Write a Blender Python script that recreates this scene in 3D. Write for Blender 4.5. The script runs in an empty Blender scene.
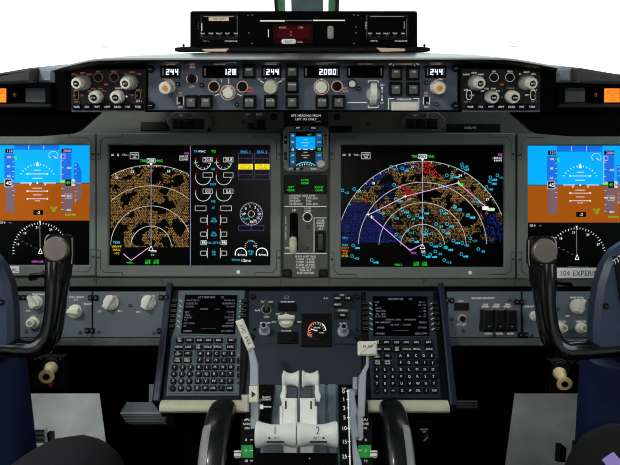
import bpy, math, random
from mathutils import Vector, Matrix, noise
random.seed(7)
SC = bpy.context.scene
COL = SC.collection
R = math.radians
FPX = 577.0
PITCH = R(18.5)
CAM = Vector((0, 0, 1.2))
FW = Vector((0, math.cos(PITCH), -math.sin(PITCH)))
UP = Vector((0, math.sin(PITCH), math.cos(PITCH)))
XA = Vector((1, 0, 0))

# ------------------------------------------------------------------ materials
def lin(c):
    c = c / 255.0
    return c / 12.92 if c <= 0.04045 else ((c + 0.055) / 1.055) ** 2.4
def rgb(t):
    return (lin(t[0]), lin(t[1]), lin(t[2]), 1)
MAT = {}
def mat(name, col, rough=0.5, metal=0.0, nscale=60, var=0.12, bump=0.0, spec=0.5, coat=0.0):
    m = bpy.data.materials.new(name); m.use_nodes = True
    nt = m.node_tree; bs = nt.nodes['Principled BSDF']
    bs.inputs['Roughness'].default_value = rough
    bs.inputs['Metallic'].default_value = metal
    bs.inputs['Specular IOR Level'].default_value = spec
    bs.inputs['Coat Weight'].default_value = coat
    tc = nt.nodes.new('ShaderNodeTexCoord')
    nz = nt.nodes.new('ShaderNodeTexNoise'); nz.inputs['Scale'].default_value = nscale
    nz.inputs['Detail'].default_value = 4
    nt.links.new(tc.outputs['Object'], nz.inputs['Vector'])
    rp = nt.nodes.new('ShaderNodeValToRGB')
    c = rgb(col)
    rp.color_ramp.elements[0].position = 0.3; rp.color_ramp.elements[1].position = 0.7
    rp.color_ramp.elements[0].color = tuple(x * (1 - var) for x in c[:3]) + (1,)
    rp.color_ramp.elements[1].color = tuple(min(1, x * (1 + var)) for x in c[:3]) + (1,)
    nt.links.new(nz.outputs['Fac'], rp.inputs['Fac'])
    nt.links.new(rp.outputs['Color'], bs.inputs['Base Color'])
    if bump:
        bp = nt.nodes.new('ShaderNodeBump'); bp.inputs['Strength'].default_value = bump
        bp.inputs['Distance'].default_value = 0.002
        n2 = nt.nodes.new('ShaderNodeTexNoise'); n2.inputs['Scale'].default_value = nscale * 6
        nt.links.new(tc.outputs['Object'], n2.inputs['Vector'])
        nt.links.new(n2.outputs['Fac'], bp.inputs['Height'])
        nt.links.new(bp.outputs['Normal'], bs.inputs['Normal'])
    MAT[name] = m; return m
def emi(name, col, st=1.0):
    m = bpy.data.materials.new(name); m.use_nodes = True
    nt = m.node_tree; bs = nt.nodes['Principled BSDF']
    c_ = rgb(col); bs.inputs['Base Color'].default_value = (c_[0] * .55 + .002, c_[1] * .55 + .002, c_[2] * .55 + .002, 1)
    bs.inputs['Roughness'].default_value = 0.5
    bs.inputs['Specular IOR Level'].default_value = 0.05
    bs.inputs['Emission Color'].default_value = rgb(col)
    bs.inputs['Emission Strength'].default_value = st
    MAT[name] = m; return m

mat('bezel_grey', (112, 118, 113), 0.45, var=0.05)
mat('panel_grey', (84, 86, 80), 0.55, var=0.06)
mat('panel_dark', (30, 31, 32), 0.6, spec=0.25)
mat('plate_blue', (92, 101, 116), 0.42, var=0.05)
mat('side_plate', (95, 107, 114), 0.42, var=0.05)
mat('bed_blue', (116, 134, 144), 0.4, var=0.06)
mat('aisle_blue', (34, 45, 56), 0.45, var=0.06)
mat('unit_teal', (82, 102, 107), 0.45, var=0.05)
mat('navy', (18, 28, 50), 0.4, var=0.08)
mat('column_blue', (32, 45, 80), 0.38, var=0.1, nscale=8)
mat('hub_blue', (46, 59, 84), 0.4, var=0.08)
mat('black', (6, 6, 7), 0.5, spec=0.2)
mat('black_matte', (4, 4, 5), 0.9, spec=0.08)
mat('black_gloss', (5, 5, 6), 0.2, coat=0.8)
mat('screen_glass', (2, 2, 3), 0.3, spec=0.06)
mat('cream', (240, 238, 222), 0.4, var=0.05)
mat('ivory', (206, 206, 178), 0.42, var=0.05)
mat('lever_white', (240, 246, 236), 0.35, var=0.04)
mat('knob_grey', (158, 158, 146), 0.5, var=0.08)
mat('spool_tan', (245, 218, 160), 0.4, var=0.06)
mat('steel', (150, 146, 138), 0.35, metal=0.8, bump=0.1)
mat('metal_knob', (132, 126, 118), 0.45, metal=0.7, bump=0.15)
mat('lever_grey', (172, 180, 190), 0.38, var=0.06)
mat('button_face', (96, 98, 92), 0.5)
mat('orange_mark', (240, 160, 60), 0.5)
mat('red_plastic', (170, 20, 20), 0.4)
mat('green_band', (40, 165, 70), 0.5)
mat('label_white', (250, 250, 246), 0.6, var=0.02)
mat('label_black', (15, 15, 15), 0.6)
mat('paper', (240, 214, 180), 0.7, var=0.03)
mat('print_white', (235, 235, 230), 0.6, var=0.0)
mat('print_dim', (170, 172, 168), 0.6, var=0.0)
mat('hood_black', (22, 23, 25), 0.3, spec=0.7)
mat('hood_grey', (150, 162, 172), 0.7, bump=0.5, nscale=90)
mat('visor_grey', (66, 68, 68), 0.75, bump=0.4, nscale=90)
mat('pebble', (86, 92, 92), 0.55, bump=0.9, nscale=110)
mat('recess_grey', (86, 90, 96), 0.8, bump=0.3)
mat('post_grey', (112, 132, 132), 0.5)
mat('gasket_green', (120, 178, 140), 0.5)
mat('frame_dark', (38, 52, 58), 0.5)
mat('white_paint', (240, 244, 242), 0.5, var=0.02)
mat('wall_paint', (120, 126, 128), 0.7)
mat('carpet', (40, 42, 46), 0.95, bump=0.8, nscale=200)
mat('heel_grey', (198, 204, 202), 0.7, nscale=14, var=0.14)
mat('wheel_black', (14, 14, 15), 0.3, coat=0.3)
mat('sheen_grey', (140, 142, 142), 0.4)
mat('trouser', (22, 20, 26), 0.9, nscale=40, bump=0.3)
mat('trouser_black', (9, 9, 11), 0.9, nscale=40, bump=0.3)
mat('shirt', (225, 228, 232), 0.8, var=0.04)
mat('skin', (196, 150, 122), 0.55, var=0.06)
mat('hair', (40, 28, 20), 0.7)
mat('shoe', (14, 12, 12), 0.4)
mat('sheepskin', (150, 140, 124), 0.95, bump=0.9)
mat('lilac', (186, 164, 245), 0.5, var=0.03)
mat('duct_grey', (92, 102, 104), 0.45)
mat('reflection_grey', (190, 190, 190), 0.9)

W_ = (235, 238, 240)
emi('e_white', W_, 1.0); emi('e_dimwhite', (150, 152, 150), 1.0); emi('e_digit', (235, 240, 255), 1.3)
emi('e_sky', (0, 164, 248)); emi('e_sky2', (12, 108, 212)); emi('e_tape', (22, 104, 214)); emi('e_brown', (152, 76, 8))
emi('e_mauve', (112, 88, 96)); emi('e_black', (3, 3, 4), 0.3); emi('e_green', (40, 220, 50)); emi('e_cyan', (40, 190, 215))
emi('e_cyan_dim', (30, 140, 165)); emi('e_magenta', (214, 96, 220)); emi('e_pink', (240, 170, 240)); emi('e_yellow', (250, 226, 20))
emi('e_amber', (160, 124, 66)); emi('e_amber2', (128, 98, 52)); emi('e_amber3', (94, 74, 44)); emi('e_red', (205, 36, 24))
emi('e_blue', (30, 48, 138)); emi('e_blue2', (20, 30, 90)); emi('e_lav', (160, 160, 196)); emi('e_lavdim', (70, 62, 110))
emi('e_yellow2', (215, 180, 40)); emi('e_orange', (235, 110, 30)); emi('e_head', (70, 165, 225)); emi('e_grey', (130, 130, 128))
emi('e_route', (226, 170, 220)); emi('e_line', (196, 200, 198)); emi('e_standby', (20, 84, 128))
emi('e_caution', (250, 140, 40), 1.0); emi('e_caution_dark', (150, 60, 8)); emi('e_redglow', (50, 0, 4), 1.0); emi('e_redglow2', (24, 0, 2), 1.0)
emi('e_lamp', (255, 244, 225), 2.5)
# integral-lit panel lettering
emi('t_white', (205, 205, 200), 0.9); emi('t_pink', (220, 172, 150), 0.75); emi('t_orange', (225, 96, 60), 0.8); emi('t_pinkdim', (165, 108, 86), 0.7); emi('t_dim', (128, 130, 128), 0.7)
emi('t_cdu', (128, 124, 142), 0.8); emi('t_key', (176, 182, 180), 0.85)

# ------------------------------------------------------------------ glyphs
GL = {}
def make_glyphs():
    cu = bpy.data.curves.new('glyph', 'FONT'); cu.resolution_u = 2
    ob = bpy.data.objects.new('glyph', cu); COL.objects.link(ob)
    def conv(s):
        cu.body = s
        dg = bpy.context.evaluated_depsgraph_get(); dg.update()
        me = bpy.data.meshes.new_from_object(ob.evaluated_get(dg))
        v = [(p.co.x, p.co.y) for p in me.vertices]; f = [tuple(p.vertices) for p in me.polygons]
        bpy.data.meshes.remove(me); return v, f
    for ch in "ABCDEFGHIJKLMNOPQRSTUVWXYZabcdefghijklmnopqrstuvwxyz0123456789.,-+/<>()%:[]*":
        v, f = conv(ch); v2, f2 = conv(ch + ch)
        if not v: continue
        adv = max(p[0] for p in v2) - max(p[0] for p in v)
        GL[ch] = (v, f, adv)
    bpy.data.objects.remove(ob); bpy.data.curves.remove(cu)
make_glyphs()

# ------------------------------------------------------------------ frames: planes that stand in the cockpit
def ray(px, py):
    return FW + XA * ((px - 310) / FPX) - UP * ((py - 232.5) / FPX)
class Fr:
    def __init__(s, tdeg, px, py, d):
        s.t = R(tdeg); s.P0 = CAM + ray(px, py) * d
        s.V = Vector((0, math.sin(s.t), math.cos(s.t))); s.N = Vector((0, -math.cos(s.t), math.sin(s.t)))
        s.rot = (R(90) - s.t, 0, 0)
    def uv(s, px, py):
        r = ray(px, py); k = (s.P0 - CAM).dot(s.N) / r.dot(s.N)
        q = CAM + r * k - s.P0
        return q.x, q.dot(s.V)
    def P(s, px, py, w=0.0):
        u, v = s.uv(px, py); return s.P0 + XA * u + s.V * v + s.N * w
    def su(s, px, py): return s.uv(px + .5, py)[0] - s.uv(px - .5, py)[0]
    def sv(s, px, py): return s.uv(px, py - .5)[1] - s.uv(px, py + .5)[1]

def tag(o, label=None, cat=None, group=None, kind=None):
    if label: o['label'] = label
    if cat: o['category'] = cat
    if group: o['group'] = group
    if kind: o['kind'] = kind
    return o
def empty(name, loc, rot, label, cat, group=None):
    o = bpy.data.objects.new(name, None); o.empty_display_size = 0.02; COL.objects.link(o)
    o.location = loc; o.rotation_euler = rot
    return tag(o, label, cat, group)
def thing(name, label, cat, fr, ox, oy, group=None):
    return empty(name, fr.P(ox, oy), fr.rot, label, cat, group)

def rrect(x0, y0, x1, y1, r, n=4):
    if r <= 0: return [(x0, y0), (x0, y1), (x1, y1), (x1, y0)]
    pts = []
    for cx, cy, a0 in ((x0 + r, y0 + r, 270), (x0 + r, y1 - r, 180), (x1 - r, y1 - r, 90), (x1 - r, y0 + r, 0)):
        for i in range(n + 1):
            a = R(a0 - 90 * i / n) ; pts.append((cx + r * math.sin(a + math.pi / 2 - math.pi / 2) , cy - r * math.cos(a)))
    # build explicitly, counter-clockwise in image = as listed
    out = []
    for cx, cy, sx, sy in ((x0 + r, y0 + r, -1, -1), (x0 + r, y1 - r, -1, 1), (x1 - r, y1 - r, 1, 1), (x1 - r, y0 + r, 1, -1)):
        seq = []
        for i in range(n + 1):
            a = math.pi / 2 * i / n; seq.append((cx + sx * r * math.sin(a), cy + sy * r * math.cos(a)))
        if sx * sy < 0: seq = seq[::-1]
        out += seq
    return out

class B:
    """collects geometry in one plane's own coordinates (metres), links it as one mesh"""
    lw = 1.0
    def __init__(s, fr=None, ox=0, oy=0):
        s.fr = fr; s.v = []; s.f = []; s.m = []; s.sl = []
        if fr: s.o = fr.uv(ox, oy)
    def mi(s, m):
        if m not in s.sl: s.sl.append(m)
        return s.sl.index(m)
    def p(s, px, py, w=0.0):
        u, v = s.fr.uv(px, py); return (u - s.o[0], v - s.o[1], w)
    def add(s, vs, fs, m):
        n = len(s.v); s.v += [tuple(x) for x in vs]; k = s.mi(m)
        for f in fs: s.f.append(tuple(i + n for i in f)); s.m.append(k)
    # --- flat marks
    def poly(s, pts, w, m): s.add([s.p(x, y, w) for x, y in pts], [tuple(range(len(pts)))], m)
    def fill(s, x0, y0, x1, y1, w, m): s.poly([(x0, y0), (x0, y1), (x1, y1), (x1, y0)], w, m)
    def line(s, x0, y0, x1, y1, wd, w, m):
        wd *= s.lw; d = math.hypot(x1 - x0, y1 - y0) or 1; nx = -(y1 - y0) / d * wd / 2; ny = (x1 - x0) / d * wd / 2
        s.poly([(x0 + nx, y0 + ny), (x1 + nx, y1 + ny), (x1 - nx, y1 - ny), (x0 - nx, y0 - ny)], w, m)
    def outline(s, x0, y0, x1, y1, wd, w, m):
        s.line(x0, y0, x1, y0, wd, w, m); s.line(x1, y0, x1, y1, wd, w, m); s.line(x1, y1, x0, y1, wd, w, m); s.line(x0, y1, x0, y0, wd, w, m)
    def arc(s, cx, cy, r, wd, w, m, a0=0, a1=360, n=32, clip=None):
        wd *= s.lw
        for i in range(n):
            a = R(a0 + (a1 - a0) * i / n); b = R(a0 + (a1 - a0) * (i + 1) / n)
            q = [(cx + rr * math.cos(t), cy - rr * math.sin(t)) for rr, t in ((r - wd / 2, a), (r + wd / 2, a), (r + wd / 2, b), (r - wd / 2, b))]
            if clip and not all(clip[0] <= x <= clip[2] and clip[1] <= y <= clip[3] for x, y in q): continue
            s.poly(q, w, m)
    def disc(s, cx, cy, r, w, m, n=20): s.poly([(cx + r * math.cos(-6.2832 * i / n), cy - r * math.sin(-6.2832 * i / n)) for i in range(n)][::-1], w, m)
    def text(s, t, cx, cy, h, w, m, al='c', xs=1.0):
        su = s.fr.su(cx, cy); sv = s.fr.sv(cx, cy); k = h / 0.7
        wd = sum(GL[c][2] if c in GL else 0.35 for c in t) * k * xs
        x = {'c': -wd / 2, 'l': 0, 'r': -wd}[al]
        b = s.p(cx, cy, w)
        for c in t:
            if c not in GL: x += 0.35 * k * xs; continue
            v, f, adv = GL[c]
            s.add([(b[0] + (x + a * k * xs) * su, b[1] + (q * k - h / 2) * sv, w) for a, q in v], f, m)
            x += adv * k * xs
    def seg7(s, t, x1, cy, h, w, m, cw=None):
        S = {'0': 'abcdef', '1': 'bc', '2': 'abged', '3': 'abgcd', '4': 'fgbc', '5': 'afgcd', '6': 'afgedc', '7': 'abc', '8': 'abcdefg', '9': 'abcdfg'}
        cw = cw or h * 0.62; adv = cw * 1.42; th = h * 0.17
        x = x1 - adv * len(t) + adv - cw
        for c in t:
            X0, X1 = x, x + cw
            sg = {'a': (X0, cy - h / 2, X1, cy - h / 2 + th), 'g': (X0, cy - th / 2, X1, cy + th / 2), 'd': (X0, cy + h / 2 - th, X1, cy + h / 2),
                  'f': (X0, cy - h / 2, X0 + th, cy), 'e': (X0, cy, X0 + th, cy + h / 2), 'b': (X1 - th, cy - h / 2, X1, cy), 'c': (X1 - th, cy, X1, cy + h / 2)}
            for k in S[c]:
                a, b0, c2, d = sg[k]; sk = lambda yy: (cy - yy) * 0.04
                s.poly([(a + sk(b0), b0), (a + sk(d), d), (c2 + sk(d), d), (c2 + sk(b0), b0)], w, m)
            x += adv
    # --- solids
    def inset(s, q, c):
        n = len(q); out = []
        for i in range(n):
            a, b, d = Vector(q[i - 1]), Vector(q[i]), Vector(q[(i + 1) % n])
            e1 = (b - a); e2 = (d - b)
            if e1.length < 1e-9 or e2.length < 1e-9: out.append(tuple(b)); continue
            e1.normalize(); e2.normalize()
            n1 = Vector((-e1.y, e1.x)); n2 = Vector((-e2.y, e2.x)); h = n1 + n2
            if h.length < 1e-6: out.append(tuple(b)); continue
            h /= max(0.35, h.dot(n1)); out.append((b.x + h.x * c, b.y + h.y * c))
        return out
    def prism(s, pts, w0, w1, m, ch=0.0, top=None):
        q = [s.p(x, y)[:2] for x, y in pts]
        s.prism_uv(q, w0, w1, m, ch, top)
    def prism_uv(s, q, w0, w1, m, ch=0.0, top=None):
        A = sum(q[i - 1][0] * q[i][1] - q[i][0] * q[i - 1][1] for i in range(len(q)))
        if A < 0: q = q[::-1]
        n = len(q); rings = [[(x, y, w0) for x, y in q]]
        if ch:
            rings.append([(x, y, w1 - ch) for x, y in q]); rings.append([(x, y, w1) for x, y in s.inset(q, ch)])
        else: rings.append([(x, y, w1) for x, y in q])
        vs = [v for r in rings for v in r]; fs = [tuple(range(n))[::-1]]
        for k in range(len(rings) - 1):
            for i in range(n):
                j = (i + 1) % n; fs.append((k * n + i, k * n + j, (k + 1) * n + j, (k + 1) * n + i))
        s.add(vs, fs, m); L = len(rings) - 1
        s.add(rings[L], [tuple(range(n))], top or m)
    def rect(s, x0, y0, x1, y1, w0, w1, m, ch=0.0, r=0, top=None): s.prism(rrect(x0, y0, x1, y1, r), w0, w1, m, ch, top)
    def frame(s, out, inn, w0, w1, m, ch=0.001, wi=None):
        """ring of material between two outlines with the same number of points"""
        n = len(out); o = [s.p(x, y)[:2] for x, y in out]; i_ = [s.p(x, y)[:2] for x, y in inn]
        A = sum(o[k - 1][0] * o[k][1] - o[k][0] * o[k - 1][1] for k in range(n))
        if A < 0: o = o[::-1]; i_ = i_[::-1]
        wi = w0 if wi is None else wi
        rings = [[(x, y, w0) for x, y in o], [(x, y, w1 - ch) for x, y in o], [(x, y, w1) for x, y in s.inset(o, ch)],
                 [(x, y, w1) for x, y in s.inset(i_, -ch * 1.5)], [(x, y, w1 - ch * 1.5) for x, y in i_], [(x, y, wi) for x, y in i_]]
        vs = [v for r in rings for v in r]; fs = []
        for k in range(5):
            for a in range(n):
                b = (a + 1) % n; fs.append((k * n + a, k * n + b, (k + 1) * n + b, (k + 1) * n + a))
        s.add(vs, fs, m)
    def lathe(s, cx, cy, prof, m, n=24, flute=0, top=None):
        """prof: (radius px, w metres) from the panel outwards"""
        su = s.fr.su(cx, cy); b = s.p(cx, cy); vs = []; fs = []
        for r, w in prof:
            for i in range(n):
                a = 2 * math.pi * i / n; k = r * su * (1 + (flute * (1 if i % 2 else -1) if flute else 0))
                vs.append((b[0] + k * math.cos(a), b[1] + k * math.sin(a), w))
        for k in range(len(prof) - 1):
            for i in range(n):
                j = (i + 1) % n; fs.append((k * n + i, k * n + j, (k + 1) * n + j, (k + 1) * n + i))
        fs.append(tuple(range(n))[::-1])
        s.add(vs, fs, m); s.add(vs[-n:], [tuple(range(n))], top or m)
    def cyl(s, cx, cy, r, w0, w1, m, n=24, ch=0.0, top=None, flute=0):
        su = s.fr.su(cx, cy)
        pr = [(r, w0), (r, w1 - ch), (r - ch / su, w1)] if ch else [(r, w0), (r, w1)]
        s.lathe(cx, cy, pr, m, n, flute, top)
    def sweep(s, pts, rad, m, n=14, flat=1.0, cap=True):
        """tube along local 3-D points; rad: radius (m) or (ra, rb) per point"""
        P = [Vector(p) for p in pts]; vs = []; fs = []; N = len(P); prev = None
        for i in range(N):
            t = (P[min(i + 1, N - 1)] - P[max(i - 1, 0)]).normalized()
            if prev is None:
                a = Vector((0, 0, 1)) if abs(t.z) < 0.9 else Vector((1, 0, 0))
            else: a = prev
            a = (a - t * a.dot(t)).normalized(); prev = a; b = t.cross(a)
            r = rad[i] if isinstance(rad, (list, tuple)) else rad
            ra, rb = r if isinstance(r, (list, tuple)) else (r * flat, r)
            for k in range(n):
                g = 2 * math.pi * k / n; vs.append(P[i] + a * ra * math.cos(g) + b * rb * math.sin(g))
        for i in range(N - 1):
            for k in range(n):
                j = (k + 1) % n; fs.append((i * n + k, i * n + j, (i + 1) * n + j, (i + 1) * n + k))
        if cap: fs.append(tuple(range(n))[::-1]); fs.append(tuple(range((N - 1) * n, N * n)))
        s.add(vs, fs, m)
    def box(s, a, b, m):
        x0, y0, z0 = a; x1, y1, z1 = b
        s.add([(x0, y0, z0), (x1, y0, z0), (x1, y1, z0), (x0, y1, z0), (x0, y0, z1), (x1, y0, z1), (x1, y1, z1), (x0, y1, z1)],
              [(3, 2, 1, 0), (4, 5, 6, 7), (0, 1, 5, 4), (1, 2, 6, 5), (2, 3, 7, 6), (3, 0, 4, 7)], m)
    def xprism(s, prof, x0, x1, m):
        """side profile of (y, z) points extruded along x"""
        n = len(prof); vs = [(x0, y, z) for y, z in prof] + [(x1, y, z) for y, z in prof]
        A = sum(prof[i - 1][0] * prof[i][1] - prof[i][0] * prof[i - 1][1] for i in range(n))
        fs = [tuple(range(n)), tuple(range(n, 2 * n))[::-1]] + [(i, (i + 1) % n + 0, (i + 1) % n + n, i + n)[::-1] for i in range(n)]
        if A > 0: fs = [f[::-1] for f in fs]
        s.add(vs, fs, m)
    def obj(s, name, parent=None, ang=38, label=None, bevel=0.0):
        me = bpy.data.meshes.new(name); me.from_pydata(s.v, [], s.f)
        for k in s.sl: me.materials.append(MAT[k])
        me.polygons.foreach_set('material_index', s.m)
        me.polygons.foreach_set('use_smooth', [True] * len(me.polygons))
        me.update(); me.set_sharp_from_angle(angle=R(ang))
        o = bpy.data.objects.new(name, me); COL.objects.link(o)
        if parent: o.parent = parent
        if label: o['label'] = label
        if bevel:
            md = o.modifiers.new('bevel', 'BEVEL'); md.width = bevel; md.segments = 2; md.limit_method = 'ANGLE'; md.angle_limit = R(40)
        return o
def struct(o): o['kind'] = 'structure'; return o

# ------------------------------------------------------------------ the planes of the flight deck
FM = Fr(18.5, 310, 205, 1.10)      # main instrument panel
FG = Fr(0, 310, 85, 0.82)          # glareshield panels, upright
FC = Fr(52.5, 310, 292, 1.085)     # forward aisle stand, sloping
FS = Fr(26, 310, 315, 1.06)        # side panels under the displays
FB = Fr(0, 303, 32, 1.15)          # unit on top of the glareshield
FY = Fr(18.5, 310, 300, 0.82)      # control wheels
FQ = Fr(76, 310, 400, 0.945)       # throttle quadrant top
FL = Fr(34, 300, 430, 0.86)        # thrust levers
MM = 0.001

def screws(b, pts, w, r=1.3, m='black'):
    for x, y in pts:
        b.cyl(x, y, r, w - 0.001, w + 0.0012, m, 12, 0.0004); b.line(x - r * .5, y - r * .5, x + r * .5, y + r * .5, .35, w + .0014, 'panel_grey')

# ================================================================== MAIN INSTRUMENT PANEL
ip = thing('instrument_panel', 'wide dark grey main instrument panel carrying the four large displays', 'instrument panel', FM, 310, 205)
def PB(): return B(FM, 310, 205)
b = PB(); b.rect(-200, 108, 820, 287, -22 * MM, 0, 'panel_grey', 2 * MM); b.obj('panel_plate', ip)
b = PB(); b.rect(-200, 277.6, 820, 286.5, 0, 7 * MM, 'panel_grey', 1.5 * MM)
for x in (98, 163, 281, 329, 423, 514): b.line(x, 278, x, 285, .5, 7.2 * MM, 'black')
b.obj('lower_trim', ip)
for sc_ in ((96, 279.5), (112, 279), (503, 279.5), (517, 279.5), (163, 280), (424, 280)): b = PB(); screws(b, [sc_], 7 * MM, .8); b.obj('screw', ip)
b = PB(); b.rect(-200, 287.5, 820, 292, -15 * MM, 2 * MM, 'black_matte'); b.obj('lower_gap_strip', ip)
# little switch and screws in the strip over the displays
b = PB()
b.rect(248, 123, 258, 129, 0, 3 * MM, 'black', 1 * MM); b.rect(254, 120, 266, 130, 0, 6 * MM, 'panel_dark', 1 * MM, 1)
b.rect(257, 121, 263, 129, 6 * MM, 10 * MM, 'black', 1 * MM); b.obj('switch', ip)
for x, y, r in ((274, 117, 3.4), (337, 117, 3.4), (209.5, 130, 1.6), (243, 122, 1.2), (368, 124, 1.3)):
    b = PB(); b.cyl(x, y, r, 0, 3 * MM, 'black', 18, .7 * MM); b.line(x - r * .5, y, x + r * .5, y, .5, 3.2 * MM, 'panel_grey'); b.obj('fastener', ip)
b = PB()
b.text('MAP', 247.5, 114.5, 1.4, .4 * MM, 't_dim'); b.text('AUTO', 259, 114.5, 1.6, .4 * MM, 't_dim'); b.obj('lettering', ip)
b = PB(); b.rect(141, 122, 168, 131, 0, 4 * MM, 'black', 1 * MM); b.obj('slot_cover', ip)
b = PB(); b.rect(447, 124, 500, 132, 0, 3 * MM, 'black', 1 * MM); b.text('DISPLAYS', 470, 128, 2, 3.2 * MM, 't_dim'); b.obj('slot_cover', ip)
b = PB(); b.rect(330, 126, 352, 132, 0, 3 * MM, 'black', 1 * MM); b.obj('slot_cover', ip)

def brightness(x, label):
    t = thing('brightness_control', label, 'control', FM, x, 121, 'display brightness controls')
    def q(): return B(FM, x, 121)
    b = q(); b.prism([(x - 15, 113), (x + 15, 113), (x + 22, 119), (x + 22, 125), (x + 16, 131), (x - 16, 131), (x - 22, 125), (x - 22, 119)], 0, 6 * MM, 'panel_grey', 1.5 * MM)
    b.fill(x - 17, 119.5, x + 15, 129.5, 6.1 * MM, 'black'); b.obj('housing', t)
    for k in (-12, -1, 10):
        b = q(); b.rect(x + k - 4.5, 120.5, x + k + 4.5, 128.5, 5 * MM, 9 * MM, 'black', 1.5 * MM, 1)
        for j in range(4): b.line(x + k - 4, 121.6 + j * 2, x + k + 4, 121.6 + j * 2, .35, 9.1 * MM, 'panel_dark')
        b.obj('thumbwheel', t)
    b = q(); b.text('BRT', x - 8, 116, 1.6, 6.3 * MM, 't_dim'); b.arc(x, 116, 1.4, .6, 6.3 * MM, 'black'); b.line(x + 2, 116, x + 6, 116, .6, 6.3 * MM, 'black'); b.line(x + 4.5, 114, x + 4.5, 118, .4, 6.3 * MM, 't_dim'); b.obj('lettering', t)
brightness(190, 'grey eight-sided brightness control with three thumbwheels above the left map display')
brightness(422.5, 'grey eight-sided brightness control with three thumbwheels above the right map display')

# ------------------------------------------------------------------ display units
SW = 2.0 * MM; E1 = 2.25 * MM; E2 = 2.4 * MM; E3 = 2.55 * MM; E4 = 2.7 * MM
def display(o, s, label, sensor=None, sticker=None):
    cx, cy = (o[0] + o[2]) / 2, (o[1] + o[3]) / 2
    t = thing('display_unit', label, 'display', FM, cx, cy, 'large cockpit displays')
    def q(): return B(FM, cx, cy)
    b = q(); b.frame(rrect(*o, 1.5, 3), rrect(*s, .6, 3), 0, 10 * MM, 'bezel_grey', 1.4 * MM, 1 * MM); b.obj('bezel', t)
    W = 10.15 * MM
    for fx in (0, 1):
        for fy in (0, 1):
            X = o[0] if fx == 0 else o[2]; sx = 1 if fx == 0 else -1
            Y = o[1] if fy == 0 else o[3]; sy = 1 if fy == 0 else -1
            b = q(); p = [(X + sx * 4.2, Y + sy * 26), (X + sx * 4.2, Y + sy * 8), (X + sx * 8.5, Y + sy * 4), (X + sx * 26, Y + sy * 4), (X + sx * 26, Y + sy * .8)]
            for k in range(4): b.line(*p[k], *p[k + 1], .55, W, 'black')
            b.line(X + sx * .8, Y + sy * 26, X + sx * 4.2, Y + sy * 26, .5, W, 'black'); b.obj('bracket_seam', t)
    for sc_ in ((o[0] + 2.2, o[1] + 21), (o[2] - 2.2, o[1] + 21), (o[0] + 2.2, o[3] - 19), (o[2] - 2.2, o[3] - 19)):
        b = q(); screws(b, [sc_], 10 * MM, 1.2, 'panel_dark'); b.obj('screw', t)
    if sensor:
        b = q(); b.cyl(*sensor, 2.0, 9 * MM, 11.5 * MM, 'label_white', 16, .6 * MM); b.obj('light_sensor', t, label='round white light sensor')
    if sticker:
        x0, y0, x1, y1, txt, tx, al = sticker[:7]; xs_ = sticker[7] if len(sticker) > 7 else 1.12
        b = q(); b.rect(x0, y0, x1, y1, 10 * MM, 10.7 * MM, 'label_white'); b.text(txt, tx, (y0 + y1) / 2 + .1, (y1 - y0) * .56, 10.9 * MM, 'label_black', al, xs_)
        b.obj('placard', t, label='white sticker with black capital letters')
    b = q(); b.fill(s[0] - .5, s[1] - .5, s[2] + .5, s[3] + .5, SW, 'screen_glass'); b.lw = .8
    return t, b

def ticks(b, cx, cy, r, l, a0, a1, st, wd, w, m, every=None, l2=0):
    a = a0; i = 0
    while a <= a1 + .01:
        L = l2 if every and i % every == 0 else l
        c, s_ = math.cos(R(a)), math.sin(R(a)); b.line(cx + (r - L) * c, cy - (r - L) * s_, cx + r * c, cy - r * s_, wd, w, m); a += st; i += 1

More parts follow.
